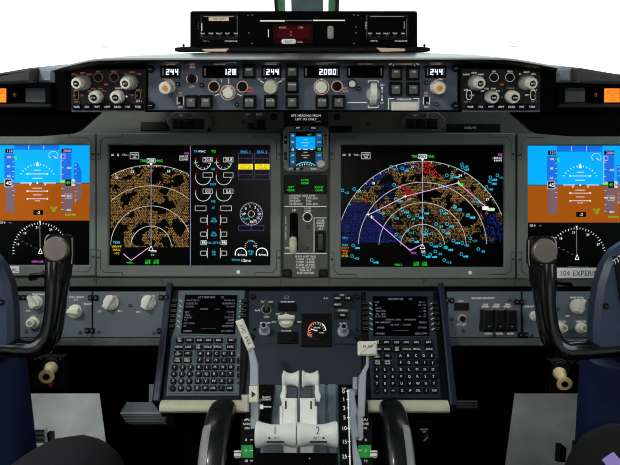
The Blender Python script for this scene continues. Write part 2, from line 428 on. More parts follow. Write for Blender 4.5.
def pfd(b, s, dx, dy, spd):
    X = lambda v: v + dx
    Y = lambda v: v + dy
    x0, x1 = s[0], s[2]
    hz = Y(183.2)
    b.fill(x0, s[1], x1, hz, E1, 'e_sky'); b.fill(x0, hz, x1, Y(220.5), E1, 'e_brown'); b.fill(x0, hz - .35, x1, hz + .35, E1 + .05 * MM, 'frame_dark')
    b.fill(X(15), s[1], X(60), Y(150), E2, 'e_sky2')
    for x in (29.5, 44.5): b.line(X(x), s[1], X(x), Y(149.5), .45, E3, 'e_white')
    # speed tape
    b.fill(X(5), Y(154), X(15.2), hz, E2, 'e_tape'); b.fill(X(6), hz, X(15.4), Y(212), E2, 'e_mauve')
    b.fill(X(6), Y(148.8), X(14), Y(153.2), E2, 'e_black'); b.text(spd, X(10.4), Y(151), 2.9, E3, 'e_pink')
    for i in range(9):
        y = 157.2 + i * 4.8; b.line(X(13), Y(y), X(15), Y(y), .55, E3, 'e_line')
    for y, n in ((157.2, '100'), (166.6, '80'), (176, '60')): b.text(n, X(9.5), Y(y), 2.2, E3, 'e_white')
    b.fill(X(5.6), Y(179.2), X(12.6), Y(187), E3, 'e_black'); b.outline(X(5.6), Y(179.2), X(12.6), Y(187), .5, E4, 'e_white'); b.text('45', X(9.6), Y(183.1), 4.0, E4, 'e_white')
    b.fill(X(15.3), Y(156), X(17.5), Y(160), E3, 'e_green')
    # altitude tape
    b.fill(X(62), Y(153.5), X(72), hz, E2, 'e_tape'); b.fill(X(63), hz, X(73), Y(212), E2, 'e_mauve')
    b.fill(X(62), Y(148.8), X(72), Y(153), E2, 'e_black'); b.text('2000', X(67.6), Y(151), 2.7, E3, 'e_pink')
    b.line(X(61.6), Y(154), X(61.6), hz, .6, E3, 'e_line'); b.outline(X(62), Y(154.4), X(65.6), Y(158.6), .5, E3, 'e_pink')
    for i in range(8):
        y = 160.5 + i * 7; b.line(X(62), Y(y), X(64), Y(y), .6, E3, 'e_line')
    b.text('400', X(69.6), Y(168), 2.2, E3, 'e_white'); b.text('200', X(69.5), Y(196.2), 2.2, E3, 'e_white'); b.text('000', X(69.5), Y(210), 2.2, E3, 'e_white')
    b.line(X(62), Y(196), X(66), Y(196), .9, E3, 'e_white'); b.outline(X(65.5), Y(194), X(72.5), Y(198.5), .4, E3, 'e_line')
    b.fill(X(61), Y(180.6), X(65.5), Y(183), E3, 'e_green'); b.fill(X(63), Y(180), X(65.5), Y(182), E4, 'e_yellow2')
    b.fill(X(66), Y(179.5), X(72), Y(186), E3, 'e_black'); b.text('40', X(68.8), Y(182.8), 3.2, E4, 'e_green'); b.fill(X(72), Y(179.4), X(75.4), Y(186), E3, 'e_line'); b.text('20', X(73.8), Y(182.8), 2.6, E4, 'e_black')
    # vertical speed
    b.poly([(X(74.4), Y(163)), (X(74.4), Y(179)), (X(76.5), Y(181)), (X(76.5), hz), (X(82), hz), (X(82), Y(171)), (X(78.5), Y(163))], E2, 'e_sky2')
    b.poly([(X(76.5), hz), (X(76.5), Y(186)), (X(74.4), Y(188)), (X(74.4), Y(202)), (X(78.5), Y(202)), (X(82), Y(195)), (X(82), hz)], E2, 'e_mauve')
    for y in (165, 169, 174, 192, 196, 200): b.line(X(75.3), Y(y), X(77), Y(y), .7, E3, 'e_line')
    for y, n in ((165, '6'), (201, '6')): b.text(n, X(76), Y(y), 1.7, E3, 'e_line')
    b.line(X(76.8), hz, X(82), hz, .5, E3, 'e_line')
    # attitude symbols
    for y, hw in ((170.3, 3.5), (174.1, 10), (178.3, 5), (188.2, 4.8), (191.2, 10), (195, 4.2), (198.9, 10), (201, 2.6)):
        b.line(X(38 - hw), Y(y), X(38 + hw), Y(y), .62, E3, 'e_white')
    for sx in (-10, 10):
        for y in (174.1, 191.2, 198.9): b.fill(X(38 + sx - .7), Y(y) - .7, X(38 + sx + .7), Y(y) + .7, E3, 'e_white')
    ticks(b, X(38), hz, 19.6, 1.7, 30, 150, 10, .55, E3, 'e_white'); b.poly([(X(38), Y(161.6)), (X(36.3), Y(164.6)), (X(39.7), Y(164.6))], E3, 'e_white'); b.fill(X(36.6), Y(165), X(39.4), Y(166.2), E4, 'e_white')
    for a, c in ((21.5, 32.5), (44.5, 56)):
        b.line(X(a), hz, X(c), hz, 1.5, E3, 'e_black'); b.outline(X(a), hz - .6, X(c), hz + .6, .4, E4, 'e_white')
    b.line(X(30.7), hz, X(30.7), hz + 2.4, 1.2, E3, 'e_white'); b.line(X(45.8), hz, X(45.8), hz + 2.4, 1.2, E3, 'e_white'); b.fill(X(37.2), hz - .8, X(38.8), hz + .8, E4, 'e_white')
    b.arc(X(54), Y(156), 4.6, .5, E3, 'e_line', -40, 200, 18); b.text('5', X(50.5), Y(157.5), 2, E3, 'e_line'); b.line(X(54), Y(156), X(57), Y(158.6), .6, E3, 'e_white')
    b.fill(X(34), Y(210), X(43.8), Y(215), E3, 'e_black'); b.text('-2', X(39), Y(212.5), 3, E4, 'e_white')
    b.text('FLAP', X(54.4), Y(207.8), 2.3, E3, 'e_green'); b.text('UP', X(54.4), Y(210.6), 2.3, E3, 'e_green')
    b.text('1013HPA', X(71), Y(214.8), 2.0, E3, 'e_green')
def rose(b, cx, cy, r, nm, s, tx):
    ticks(b, cx, cy, r, 1.6, 0, 186, 6, .6, E2, 'e_white', 3, 2.4)
    for a, n in ((64, '24'), (98, '21'), (132, '18'), (164, '15'), (30, '27')): b.text(n, cx + (r - 4.6) * math.cos(R(a)), cy - (r - 4.6) * math.sin(R(a)), 2.2, E2, 'e_white')
    b.line(cx - .6, cy - r, cx - .3, cy - 3, .6, E2, 'e_grey'); b.poly([(cx - 1.5, cy - r - 1.6), (cx - .5, cy - r + .6), (cx + .6, cy - r - 1.6)], E2, 'e_white')
    p = [(cx, cy - 2), (cx - 1.9, cy + 3), (cx + 1.9, cy + 3)]
    for i in range(3): b.line(*p[i - 1], *p[i], .7, E3, 'e_white')
    for k in range(5): b.line(cx - 4 - k * 4.4, cy - 2 - k * 2.2, cx - 5.6 - k * 4.4, cy - 2.8 - k * 2.2, .5, E2, 'e_grey')
    b.text('DTK', cx - 6, cy + 11, 1.9, E2, 'e_magenta'); b.text('H208', cx, cy + 11, 1.9, E2, 'e_magenta'); b.text('MAG', cx + 8, cy + 11, 1.9, E2, 'e_green')
    b.text('GS 0', nm[0], nm[1], 2, E2, 'e_white'); b.text('---', nm[0] + 8, nm[1], 2, E2, 'e_line')

G_ = 'large cockpit displays'
# left outboard
sL = (-70, 145.5, 91, 264.8)
t, b = display((-82, 134, 97.3, 275.5), sL, 'left edge display with blue and brown artificial horizon beside the left control wheel', None, (-62, 266, 22, 272.6, '104 EXPERIMENTAL', 21, 'r'))
pfd(b, sL, 0, 0, '126'); rose(b, 41, 250.5, 28, (3, 222.5), sL, 0); o = b.obj('screen', t)
sR = (526.3, 146, 688, 267)
t, b = display((515.7, 134.5, 699, 278.5), sR, 'right edge display with blue and brown artificial horizon beside the right control wheel', None, (553.5, 267.8, 640, 277.6, '104 EXPERIMENTAL', 557, 'l', .88))
pfd(b, sR, 541.6, 2, '120'); rose(b, 576.5, 256.5, 29, (532, 225.5), sR, 0); b.obj('screen', t)

def header(b, x, y, xt):
    b.text('GS', x, y, 1.9, E2, 'e_white'); b.text('0', x + 5.5, y, 2.6, E2, 'e_white'); b.text('TAS---', x + 13, y, 1.9, E2, 'e_line')
    b.outline(x + 17.5, y - 2.3, x + 26, y + 4, .5, E2, 'e_line'); b.text('WXR', x + 21.8, y - .2, 1.9, E2, 'e_white'); b.text('160', x + 21.8, y + 2.4, 1.8, E2, 'e_white')
def hdgbox(b, x, y):
    b.text('TRK', x - 8, y, 2.4, E2, 'e_green'); b.text('MAG', x + 8, y, 2.4, E2, 'e_green'); b.outline(x - 4, y - 2, x + 4, y + 2.2, .5, E2, 'e_white'); b.text('208', x, y, 2.9, E2, 'e_white')
    b.poly([(x - 1.5, y + 2.6), (x, y + 5), (x + 1.5, y + 2.6)], E2, 'e_white')
def dot(b, x, y, r, m):
    n = len(b.v); k = b.mi(m)
    for ax, ay in ((-r, -r), (-r, r), (r, r), (r, -r)): b.v.append(b.p(x + ax, y + ay, E1))
    b.f.append((n, n + 1, n + 2, n + 3)); b.m.append(k)
def plane_sym(b, x, y):
    for p in ((0, 0, -2.4, 4.5), (0, 0, 2.4, 4.5), (-2.4, 4.5, 2.4, 4.5)): b.line(x + p[0], y + p[1], x + p[2], y + p[3], .55, E3, 'e_white')

# left inboard: map and engine page
sA = (110, 145.5, 270.8, 265.3)
t, b = display((98.3, 134, 281.2, 276.3), sA, 'left map display with amber terrain and round engine gauges', (239, 271.7))
cx, cy = 151.4, 246.3
y = 165.5; row = 0
while y < 247:
    x = 111.2 + (row % 2) * .9
    while x < 189.5:
        d = math.hypot(x - cx, y - cy)
        if d < 80.5:
            v = noise.noise(Vector((x * .075, y * .095, 3.1))) + .45 * noise.noise(Vector((x * .2, y * .24, 9.3)))
            hole = v < -.24
            if d < 24 and v < .12: hole = True
            if x < 124 and y > 228: hole = True
            if 158 < x < 182 and 207 < y < 232 and v < .1 and abs((y - 213) - (x - 160) * .75) < 7: hole = True
            if 150 < x < 172 and 168 < y < 184 and v < .15: hole = True
            if not hole and random.random() < .96:
                dot(b, x + random.uniform(-.3, .3), y + random.uniform(-.25, .25), .5, random.choice(('e_amber', 'e_amber', 'e_amber2', 'e_amber3')))
        x += 1.8
    y += 1.5; row += 1
C_ = (110.5, 146, 189.9, 247)
for r in (81, 60.5, 40.3, 20.2): b.arc(cx, cy, r, .5, E2, 'e_line', 2, 178, 90, C_)
ticks(b, cx, cy, 81, 2, 62, 118, 6, .5, E2, 'e_white')
for a, n in ((77, '18'), (104, '15'), (117, '12')): b.text(n, cx + 77 * math.cos(R(a)), cy - 77 * math.sin(R(a)), 2.6, E3, 'e_white')
b.line(cx, 166, cx, 246, .6, E2, 'e_lav'); plane_sym(b, cx, 246); b.text('L28R', 154, 251, 2, E2, 'e_white'); b.text('0.0', 153, 254.8, 1.8, E2, 'e_line')
hdgbox(b, cx, 160.8); header(b, 113, 155, 0)
b.text('DIR', 187, 153.5, 2, E2, 'e_magenta'); b.text('1604.0Z', 188.5, 156.6, 2, E2, 'e_white', 'r'); b.text('12.5NM', 188.5, 159.6, 2, E2, 'e_white', 'r')
b.line(123.5, 253.5, 131.5, 260.3, .6, E3, 'e_route'); b.line(131.5, 260.3, 149.5, 247.2, .6, E3, 'e_route')
b.text('TERR', 117, 242.5, 2.2, E2, 'e_cyan'); b.text('WX+T', 117, 246.5, 2.4, E2, 'e_yellow2'); b.text('MAN', 117, 249.8, 2.4, E2, 'e_yellow2'); b.text('+10', 117, 253.2, 2.4, E2, 'e_yellow2')
b.text('VOR L', 130.5, 262.5, 1.8, E2, 'e_green'); 
for x in (148.2, 156.5): b.text('CAB', x, 260.6, 1.9, E2, 'e_green'); b.text('DME', x, 263, 1.9, E2, 'e_green')
b.line(190.6, 145.6, 190.6, 265, .5, E2, 'e_lav')
# engine page
b.text('TAT', 197, 151.5, 2.2, E2, 'e_cyan'); b.text('+04C', 202.4, 151.5, 2.2, E2, 'e_white'); b.text('TO', 213.8, 151.5, 2.4, E2, 'e_green')
for k, (yy, txt) in enumerate(((162, '20.8'), (177.3, ''), (193.5, '0.0'))):
    for xx in (203.4, 224):
        b.arc(xx, yy, 7.6, .7, E2, 'e_line', 165, 350, 22)
        if k == 0: ticks(b, xx, yy, 7, 1.6, 185, 345, 32, .6, E2, 'e_line')
        b.outline(xx - .2, yy - 4.4, xx + 9.2, yy + .1, .55, E2, 'e_line')
        if txt: b.text(txt, xx + 4.8, yy - 2.1, 3.0, E2, 'e_white')
        b.line(xx - 7.8, yy - 2.8, xx - 6.8, yy - 3.6, .9, E2, 'e_red')
        if k == 0: b.fill(xx - 9.3, yy + .3, xx - 8.2, yy + 1.4, E2, 'e_green')
for yy, tx in ((169.3, 'N1'), (184.2, 'EGT'), (201.3, 'N2'), (208, 'FF')): b.text(tx, 213.6, yy, 2.3, E2, 'e_cyan')
for x0, x1 in ((195.4, 206.3), (221, 231.7)): b.outline(x0, 206, x1, 210.8, .55, E2, 'e_line')
for yy, tx in ((220, 'PRESS'), (234, 'TEMP'), (253, 'VIB')):
    b.outline(201, yy - 2, 206.8, yy + 2.2, .55, E2, 'e_line'); b.outline(221.3, yy - 2, 227, yy + 2.2, .55, E2, 'e_line')
    b.line(207.6, yy - 5, 207.6, yy + 5, .6, E2, 'e_line'); b.line(220.6, yy - 5, 220.6, yy + 5, .6, E2, 'e_line')
    if yy < 250:
        for xx in (207.8, 220.2): b.fill(xx - .6, yy + (4.4 if yy < 230 else -5.4), xx + .6, yy + (5.4 if yy < 230 else -4.4), E3, 'e_red')
    b.text('OIL', 214, yy - 1.4, 2, E2, 'e_cyan'); b.text(tx, 214, yy + 1.4, 1.8, E2, 'e_cyan')
for xx in (203.9, 224): b.outline(xx - 2.8, 240.5, xx + 2.8, 244.7, .5, E2, 'e_line'); b.text('98', xx, 242.6, 2.8, E2, 'e_white')
b.text('OIL QTY%', 214, 242.7, 2, E2, 'e_cyan')
for x0, x1, n in ((238.5, 253, 'ENG 1'), (254.9, 269.6, 'ENG 2')):
    b.text(n, (x0 + x1) / 2, 152, 2.5, E2, 'e_head'); b.outline(x0, 153.6, x1, 180, .5, E2, 'e_lavdim')
    for yy in (158.8, 163.8, 169.8, 174.8): b.line(x0, yy, x1, yy, .5, E2, 'e_lavdim')
    b.fill(x0, 164.2, x1, 169.5, E2, 'e_yellow'); b.text('LOW OIL', (x0 + x1) / 2, 165.7, 1.9, E3, 'label_black'); b.text('PRESSURE', (x0 + x1) / 2, 168.2, 1.7, E3, 'label_black')
b.arc(251.4, 214, 11.2, .5, E2, 'e_lav'); b.arc(251.4, 214, 3.2, .5, E2, 'e_line'); ticks(b, 251.4, 214, 10.8, 1.1, 0, 350, 15, .4, E2, 'e_line')
for a, n in ((100, '1'), (60, '2'), (30, '5'), (0, '10'), (-30, '15'), (-62, '25'), (-90, '30'), (135, '0')): b.text(n, 251.4 + 7.8 * math.cos(R(a)), 214 - 7.8 * math.sin(R(a)), 2.6, E2, 'e_white')
b.text('UP ', 244.5, 214, 2.4, E2, 'e_white'); b.text('FLAPS', 246.5, 218.6, 1.9, E2, 'e_cyan')
for x0, x1 in ((238.8, 251), (252, 264)): b.outline(x0, 225.4, x1, 230.6, .5, E2, 'e_lavdim')
ticks(b, 251, 246.5, 6.3, 1, -10, 190, 20, .7, E2, 'e_line'); b.text('CTR', 251.2, 241, 1.8, E2, 'e_cyan'); b.text('0.0', 255, 245.8, 1.9, E2, 'e_line'); b.text('FUEL', 251, 251.4, 2, E2, 'e_cyan'); b.text('LB', 251, 253.8, 2, E2, 'e_cyan')
for xx in (241, 262): b.arc(xx, 253.6, 5.6, 1.1, E2, 'e_white', -25, 200, 20); b.text('6mo', xx + .3, 254.4, 2.8, E2, 'e_white'); b.text('1', xx + .5, 251, 1.4, E2, 'e_cyan')
b.text('TOTAL', 236, 259.8, 1.9, E2, 'e_cyan'); b.text('12mo', 246, 260.3, 3, E2, 'e_white')
b.obj('screen', t)

# right inboard: big map with traffic
sB = (340.6, 145.5, 502.6, 266.8)
t, b = display((329.6, 134, 513.4, 278), sB, 'right map display with amber blue terrain, cyan traffic and pink route', (468.6, 272.3))
cx, cy = 422.3, 246.3
y = 162.5; row = 0
while y < 243:
    x = 341.5 + (row % 2) * .9
    while x < 502:
        d = math.hypot(x - cx, y - cy); m = None
        v = noise.noise(Vector((x * .06, y * .075, 21.1))) + .5 * noise.noise(Vector((x * .17, y * .2, 5.3)))
        if d < 84.5 or (y > 212 and 483 < x < 500):
            if y > 205 + (385 - x) * -.1 and x < 372 + (y - 205) * .85 and x < 420: m = random.choice(('e_blue', 'e_blue2', 'e_blue2'))
            elif x < 385 and y < 190 and x > 352 and abs((x - 352) - (190 - y) * 1.35) < 14 and y > 168: m = 'e_blue' if v < .12 else None
            elif 388 < x < 420 and y < 172 and v < .05: m = random.choice(('e_blue', 'e_blue2'))
            elif 378 < x < 396 and 182 < y < 204 and v < .2: m = 'e_blue2' if random.random() < .5 else None
            elif x > 484 and y > 214: m = random.choice(('e_blue', 'e_blue2', None)) if v < .25 else 'e_amber3'
            elif x < 352 and y > 195: m = 'e_blue'
            else:
                if v > -.2: m = random.choice(('e_amber', 'e_amber2', 'e_amber', 'e_amber3')) if y < 200 else random.choice(('e_amber2', 'e_amber3', 'e_amber3', 'e_amber'))
                if d < 38 and v < -.05: m = None if random.random() < .5 else 'e_amber3'
                if 440 < x < 470 and 172 < y < 186 and v < .1: m = None
                if 455 < x < 485 and y > 205 and v < .12: m = None
                if math.hypot((x - 427) * 1.1, y - 168) < 6.5 and v > -.5 and random.random() < .85: m = 'e_red'
                if abs((x - 402) * .7 - (y - 188)) < 3.2 and 398 < x < 412: m = 'e_red'
                if abs((x - 432) * .9 - (y - 171)) < 3 and 428 < x < 438: m = 'e_red'
                if math.hypot(x - 366, y - 203) < 3 and random.random() < .6: m = 'e_red'
        if m and random.random() < .88: dot(b, x + random.uniform(-.3, .3), y + random.uniform(-.25, .25), .5, m)
        x += 1.8
    y += 1.5; row += 1
C_ = (341, 146, 502, 245)
for r in (85, 64, 43.5, 22): b.arc(cx, cy, r, .5, E2, 'e_line', 2, 178, 100, C_)
ticks(b, cx, cy, 85, 2, 36, 150, 6, .5, E2, 'e_white')
for a, n in ((62, '24'), (97, '21'), (128, '18'), (36, '27')): b.text(n, cx + 80 * math.cos(R(a)), cy - 80 * math.sin(R(a)), 2.6, E3, 'e_white')
b.line(cx, 162, cx, 246, .6, E2, 'e_lav'); plane_sym(b, cx, 244); b.text('28R', 423, 251.5, 2, E2, 'e_white')
for p, q in (((422, 244), (410, 250.5)), ((410, 250.5), (371, 217)), ((368, 215), (405, 196.5)), ((405, 196.5), (458, 183)), ((458, 183), (487, 208))): b.line(*p, *q, .75, E3, 'e_route')
for x, y in ((371.5, 217), (405, 196.5), (458, 183), (368, 214.5)):
    b.line(x - 1.8, y, x + 1.8, y, .7, E4, 'e_white'); b.line(x, y - 1.8, x, y + 1.8, .7, E4, 'e_white')
b.poly([(409, 249), (411.5, 249), (410.2, 252)], E4, 'e_magenta'); b.text('DER', 413.5, 253, 2, E3, 'e_magenta'); b.text('NP', 409, 199.5, 2, E3, 'e_line')
b.fill(482, 206.5, 488, 209.8, E4, 'e_white'); b.fill(487, 208, 494, 211, E4, 'e_line'); b.text('SFO', 491.5, 209, 2.6, E4, 'e_green'); b.fill(459, 183.5, 463, 186, E3, 'e_green')
TR = [(391, 167), (402, 168.5), (342.4, 190.5), (354, 189), (394, 185), (395.5, 199), (461.5, 164.5), (462, 167.3), (446.5, 175.5), (452, 175), (440, 186), (490, 177.5), (497, 175.5), (489.5, 181.5), (486, 187),
      (474, 200), (455, 207), (402, 210), (408.5, 216.5), (417, 215.5), (407, 230.5), (412, 239.5), (396, 234.5), (353, 245.5), (352, 256), (371.5, 260), (378, 211), (421, 232), (436, 224), (447, 224), (426, 231), (443, 231),
      (470, 238.5), (453, 240.5), (462, 243), (431, 244), (478, 249), (446, 247.5), (435, 251.5), (461, 254), (444, 260), (430, 254.5), (454, 207), (441, 211), (467, 215.5), (468, 215), (392, 216), (422, 211), (440, 245), (423.5, 254.3)]
for i, (x, y) in enumerate(TR):
    b.arc(x, y, 1.45, .5, E3, 'e_cyan', n=10); b.text(('+12', '-08', '+31', '-24', '+05')[i % 5], x + 4.4, y + 2.4, 2.3, E3, 'e_cyan')
    if i % 2: b.fill(x + 1.8, y + 1.6, x + 6.8, y + 3.3, E2, 'e_cyan_dim')
hdgbox(b, cx, 156.5); header(b, 344, 155, 0)
b.text('DIR', 500, 154.8, 2, E2, 'e_magenta'); b.text('1604.0Z', 501.5, 158, 2, E2, 'e_white', 'r'); b.text('8.6NM', 501.5, 160.6, 2, E2, 'e_white', 'r')
for yy, tx, m in ((238, 'TFC', 'e_cyan'), (245, 'TERR', 'e_cyan'), (247.8, 'WX+T', 'e_orange'), (250.6, 'MAN', 'e_orange'), (253.4, '+10', 'e_yellow2'), (256, 'STAB', 'e_yellow2')): b.text(tx, 344.8, yy, 2.1, E2, m)
b.text('VOR L', 398, 264.6, 1.9, E2, 'e_green')
for x in (416, 424.3): b.text('CAB', x, 262.6, 1.9, E2, 'e_green'); b.text('DME', x, 265, 1.9, E2, 'e_green')
b.obj('screen', t)

# ------------------------------------------------------------------ centre column
t = thing('placard_plate', 'dark plate with white compass heading notice above the small standby display', 'placard', FM, 306, 119)
b = B(FM, 306, 119); b.rect(283.5, 112, 328.5, 127, 0, 4 * MM, 'panel_dark', 1 * MM); b.obj('plate', t)
b = B(FM, 306, 119); b.text('GPS HEADING FROM', 306, 116, 2.2, 4.3 * MM, 't_white'); b.text('LEFT IRS ONLY', 306, 119.6, 2.2, 4.3 * MM, 't_white'); b.text('PLACARD', 318, 122, 1.0, 4.3 * MM, 't_dim'); b.obj('lettering', t)
t = thing('standby_display', 'small square standby flight display with blue horizon and white knob', 'display', FM, 306, 149)
q = lambda: B(FM, 306, 149)
o8 = lambda x0, y0, x1, y1, c: [(x0 + c, y0), (x0, y0 + c), (x0, y1 - c), (x0 + c, y1), (x1 - c, y1), (x1, y1 - c), (x1, y0 + c), (x1 - c, y0)]
b = q(); b.frame(o8(283.8, 127.3, 328.2, 173, 4), o8(289.2, 132, 322.6, 166.5, .6), 0, 14 * MM, 'bezel_grey', 2 * MM, 2 * MM); b.obj('bezel', t)
b = q(); S = 4 * MM; b.fill(288.5, 131, 323.5, 167.5, S, 'screen_glass')
b.fill(290, 133.5, 295.5, 165.5, S + .2 * MM, 'e_standby'); b.fill(315.5, 133.5, 322, 165.5, S + .2 * MM, 'e_standby'); b.fill(295.8, 137, 315.3, 149.5, S + .2 * MM, 'e_sky')
for k in range(5): b.text(str(9 - k) + '0', 292.8, 136 + k * 6.5, 1.7, S + .4 * MM, 'e_white'); b.text('%d00' % (7 - k), 319, 136 + k * 6.5, 1.6, S + .4 * MM, 'e_line')
b.text('1013', 309, 135, 1.7, S + .4 * MM, 'e_green'); b.line(303, 149.6, 308, 149.6, .6, S + .4 * MM, 'e_white'); b.line(298, 149.6, 301, 149.6, .7, S + .4 * MM, 'e_white'); b.line(310, 149.6, 313, 149.6, .7, S + .4 * MM, 'e_white')
for yy, hw in ((140, 2), (143, 4), (146, 2), (152.5, 2), (155.5, 4), (158, 2)): b.line(305.5 - hw, yy, 305.5 + hw, yy, .5, S + .4 * MM, 'e_line')
b.fill(290.4, 148, 295, 152, S + .4 * MM, 'e_black'); b.text('45', 292.7, 150, 2.4, S + .6 * MM, 'e_white'); b.fill(315.5, 147.5, 322, 152, S + .4 * MM, 'e_black'); b.text('20', 319.5, 149.8, 2.4, S + .6 * MM, 'e_green')
b.arc(305.7, 178, 15.5, 1.0, S + .4 * MM, 'e_cyan', 52, 128, 14); ticks(b, 305.7, 178, 14.6, 2, 55, 125, 10, .5, S + .5 * MM, 'e_white'); b.obj('screen', t)
for x, y, w, h, tx in ((298, 129.4, 4.4, 1.4, 'APP'), (313.5, 129.4, 4.4, 1.4, 'HPA'), (286, 141, 1.4, 4, '+'), (286, 157, 1.4, 4, '-'), (298.5, 169.6, 4.4, 1.4, 'RST'), (325.6, 136.5, 1.2, 1.2, '')):
    b = q(); b.rect(x - w, y - h, x + w, y + h, 13 * MM, 16 * MM, 'black', .8 * MM, .8); b.text(tx, x, y, 1.7, 16.3 * MM, 't_white'); b.obj('button', t)
b = q(); b.text('BARO', 314, 169.6, 1.7, 14.3 * MM, 't_white'); b.text('ATT', 291, 169.6, 1.5, 14.3 * MM, 't_white'); b.obj('lettering', t)
b = q(); b.lathe(320.6, 165.4, [(2.6, 14 * MM), (2.6, 17 * MM), (3.9, 17 * MM), (3.9, 25 * MM), (3.2, 26.5 * MM)], 'cream', 24, .02); b.obj('knob', t, label='round white knob')

t = thing('landing_gear_panel', 'grey centre panel with green gear lights and cream landing gear lever', 'control panel', FM, 306, 230)
q = lambda: B(FM, 306, 230)
b = q(); b.rect(283.5, 174, 328, 277, 0, 5 * MM, 'panel_grey', 1 * MM); b.obj('plate', t)
for x, y, a, c in ((305, 182, 'NOSE', 'GEAR'), (291, 189, 'LEFT', 'GEAR'), (319, 189, 'RIGHT', 'GEAR')):
    b = q(); b.rect(x - 6.8, y - 5, x + 6.8, y + 4.6, 5 * MM, 9 * MM, 'black', 1 * MM); b.fill(x - 3.8, y - 2.8, x + 3.8, y + 2.8, 9.05 * MM, 'black_matte')
    b.text(a, x, y - 1.4, 2.1, 9.2 * MM, 'e_green'); b.text(c, x, y + 1.5, 2.1, 9.2 * MM, 'e_green'); b.obj('gear_light', t, label='black square light with green lettering')
b = q(); b.rect(284, 175, 327, 194, 5 * MM, 6 * MM, 'black'); b.obj('light_surround', t)
b = q(); W = 5.3 * MM
for k, (a, c) in enumerate((('LANDING GEAR LIMIT', '(IAS)'), ('EXTEND', '270K-.82M'), ('RETRACT', '235K'), ('EXTENDED', '320K-.82M'))):
    yy = 195.8 + k * 2.75
    if k == 0: b.text(a, 289.5, yy, 1.9, W, 't_white', 'l', .95)
    else: b.text(a, 289.5, yy, 1.9, W, 't_white', 'l', .95); b.text(c, 306, yy, 1.9, W, 't_white', 'l', .95)
b.line(284.5, 206.6, 326.6, 206.6, .5, W, 't_white'); b.line(284.5, 253.2, 326.6, 253.2, .6, W, 't_white')
b.text('UP', 294, 210.5, 2.2, W, 't_white'); b.text('LOCK', 307.7, 208.4, 1.7, W, 't_white'); b.text('OVRD', 307.7, 211, 1.7, W, 't_white')
b.arc(307.5, 217.2, 4.6, .6, W, 't_white'); b.line(314, 218, 326.5, 218, .5, W, 't_white'); b.line(314, 218, 314, 252, .5, W, 't_white')
for k, tx in enumerate(('NOSE', 'WHEEL', 'STEER', 'ALT')): b.text(tx, 320.7, 220.6 + k * 2.7, 1.9, W, 't_white')
for k, c in enumerate('LANDING GEAR'): b.text(c, 285.9, 239 - k * 1.95, 1.5, W, 't_white')
b.text('DN', 287, 248, 1.8, W, 't_white')
for k, (a) in enumerate(('FLAPS LIMIT (IAS)', '1-250K 10-210K', '2-250K 15-200K', '5-250K 25-190K', '10-210K 30-175K', '230K ALT', 'FLAP EXTEND')): b.text(a, 305.5, 256.3 + k * 2.75, 1.9, W, 't_white')
b.obj('lettering', t)
b = q(); b.rect(289.8, 212.5, 298, 252, 5 * MM, 5.6 * MM, 'black_matte', 0, 3.5); b.obj('lever_slot', t)
b = q(); x = 293.6; u = b.p(x, 242)
b.sweep([(u[0], u[1] + .02, 4 * MM), (u[0], u[1] + .008, 30 * MM)], 4 * MM, 'black', 10)
P_ = [b.p(x, 236.5), b.p(x, 238), b.p(x, 242), b.p(x, 247), b.p(x, 251.5), b.p(x, 253.5)]
b.sweep([(p[0], p[1], 32 * MM) for p in P_], [3.5 * MM, 6.3 * MM, 7 * MM, 7 * MM, 6.2 * MM, 3 * MM], 'ivory', 16); b.obj('gear_lever', t, label='cream rounded landing gear lever knob')
b = q(); b.cyl(307.5, 217.2, 3.4, 5 * MM, 12 * MM, 'black', 18, 1 * MM); b.obj('button', t)
b = q(); b.rect(315, 231, 325.5, 252.5, 5 * MM, 9 * MM, 'black', 1 * MM); b.rect(317, 233, 323.5, 250.5, 9 * MM, 14 * MM, 'black_gloss', 1.5 * MM); b.obj('guarded_switch', t)
b = q(); b.arc(308.6, 227, 1.5, .6, 5.3 * MM, 'black'); b.arc(308, 248.5, 1.2, .6, 5.3 * MM, 'black'); b.obj('fastener', t)
for x in (287.5, 323):
    b = q(); b.rect(x - 4.5, 269, x + 4.5, 277, 4.5 * MM, 8 * MM, 'black', 1.5 * MM, 2); b.cyl(x, 273.4, 1.8, 8 * MM, 9.5 * MM, 'panel_dark', 12, .5 * MM); b.obj('latch', t)

# ================================================================== GLARESHIELD
zt = FG.P(310, 58.2)[2]
yl = FG.P0.y - 0.035
gs = empty('glareshield', (0, yl, zt), (0, 0, 0), 'long black padded glareshield hood under the windshield', 'glareshield')
def gpt(px, py, w): p = FG.P(px, py, w); return p
b = B()
# hood: front lip profile swept back to an arched rear edge
prof = [(52.5, 68.5), (60, 66), (75, 62.4), (88, 59.6), (100, 58.4), (130, 57.9), (180, 57.7), (310, 57.6), (440, 57.4), (480, 57.2), (505, 57.6), (520, 59.2), (540, 62.6), (558, 66)]
L0 = FG.P(310, 85, .035)
FH = Fr(0, 310, 58, 0.82); FH.P0 = Vector((0, yl, 1.2))
rows = []
for k, (px, py) in enumerate(prof):
    p = FH.P(px, py); x = p.x; z = p.z
    # rear edge: arched following the windshield
    f = min(1, max(0, (abs(x) - .16) / .22)); yr = 1.36 - .42 * f ** .8
    rows.append([Vector((x, yl + .003, z - .006)), Vector((x, yl, z - .003)), Vector((x, yl + .004, z - .001)), Vector((x, yl + .014, z)), Vector((x, (yl + yr) / 2, z)), Vector((x, yr, z - .002)), Vector((x, yr, z - .02)), Vector((x, yl + .07, z - .012)), Vector((x, yl + .02, z - .008))])
n = len(rows[0]); org = Vector((0, yl, zt)); vs = [v - org for r in rows for v in r]; fs = []
for i in range(len(rows) - 1):
    for j in range(n): k = (j + 1) % n; fs.append((i * n + j, i * n + k, (i + 1) * n + k, (i + 1) * n + j))
fs.append(tuple(range(n))[::-1]); fs.append(tuple(range((len(rows) - 1) * n, len(rows) * n)))
b.add(vs, fs, 'hood_black'); b.obj('hood', gs)
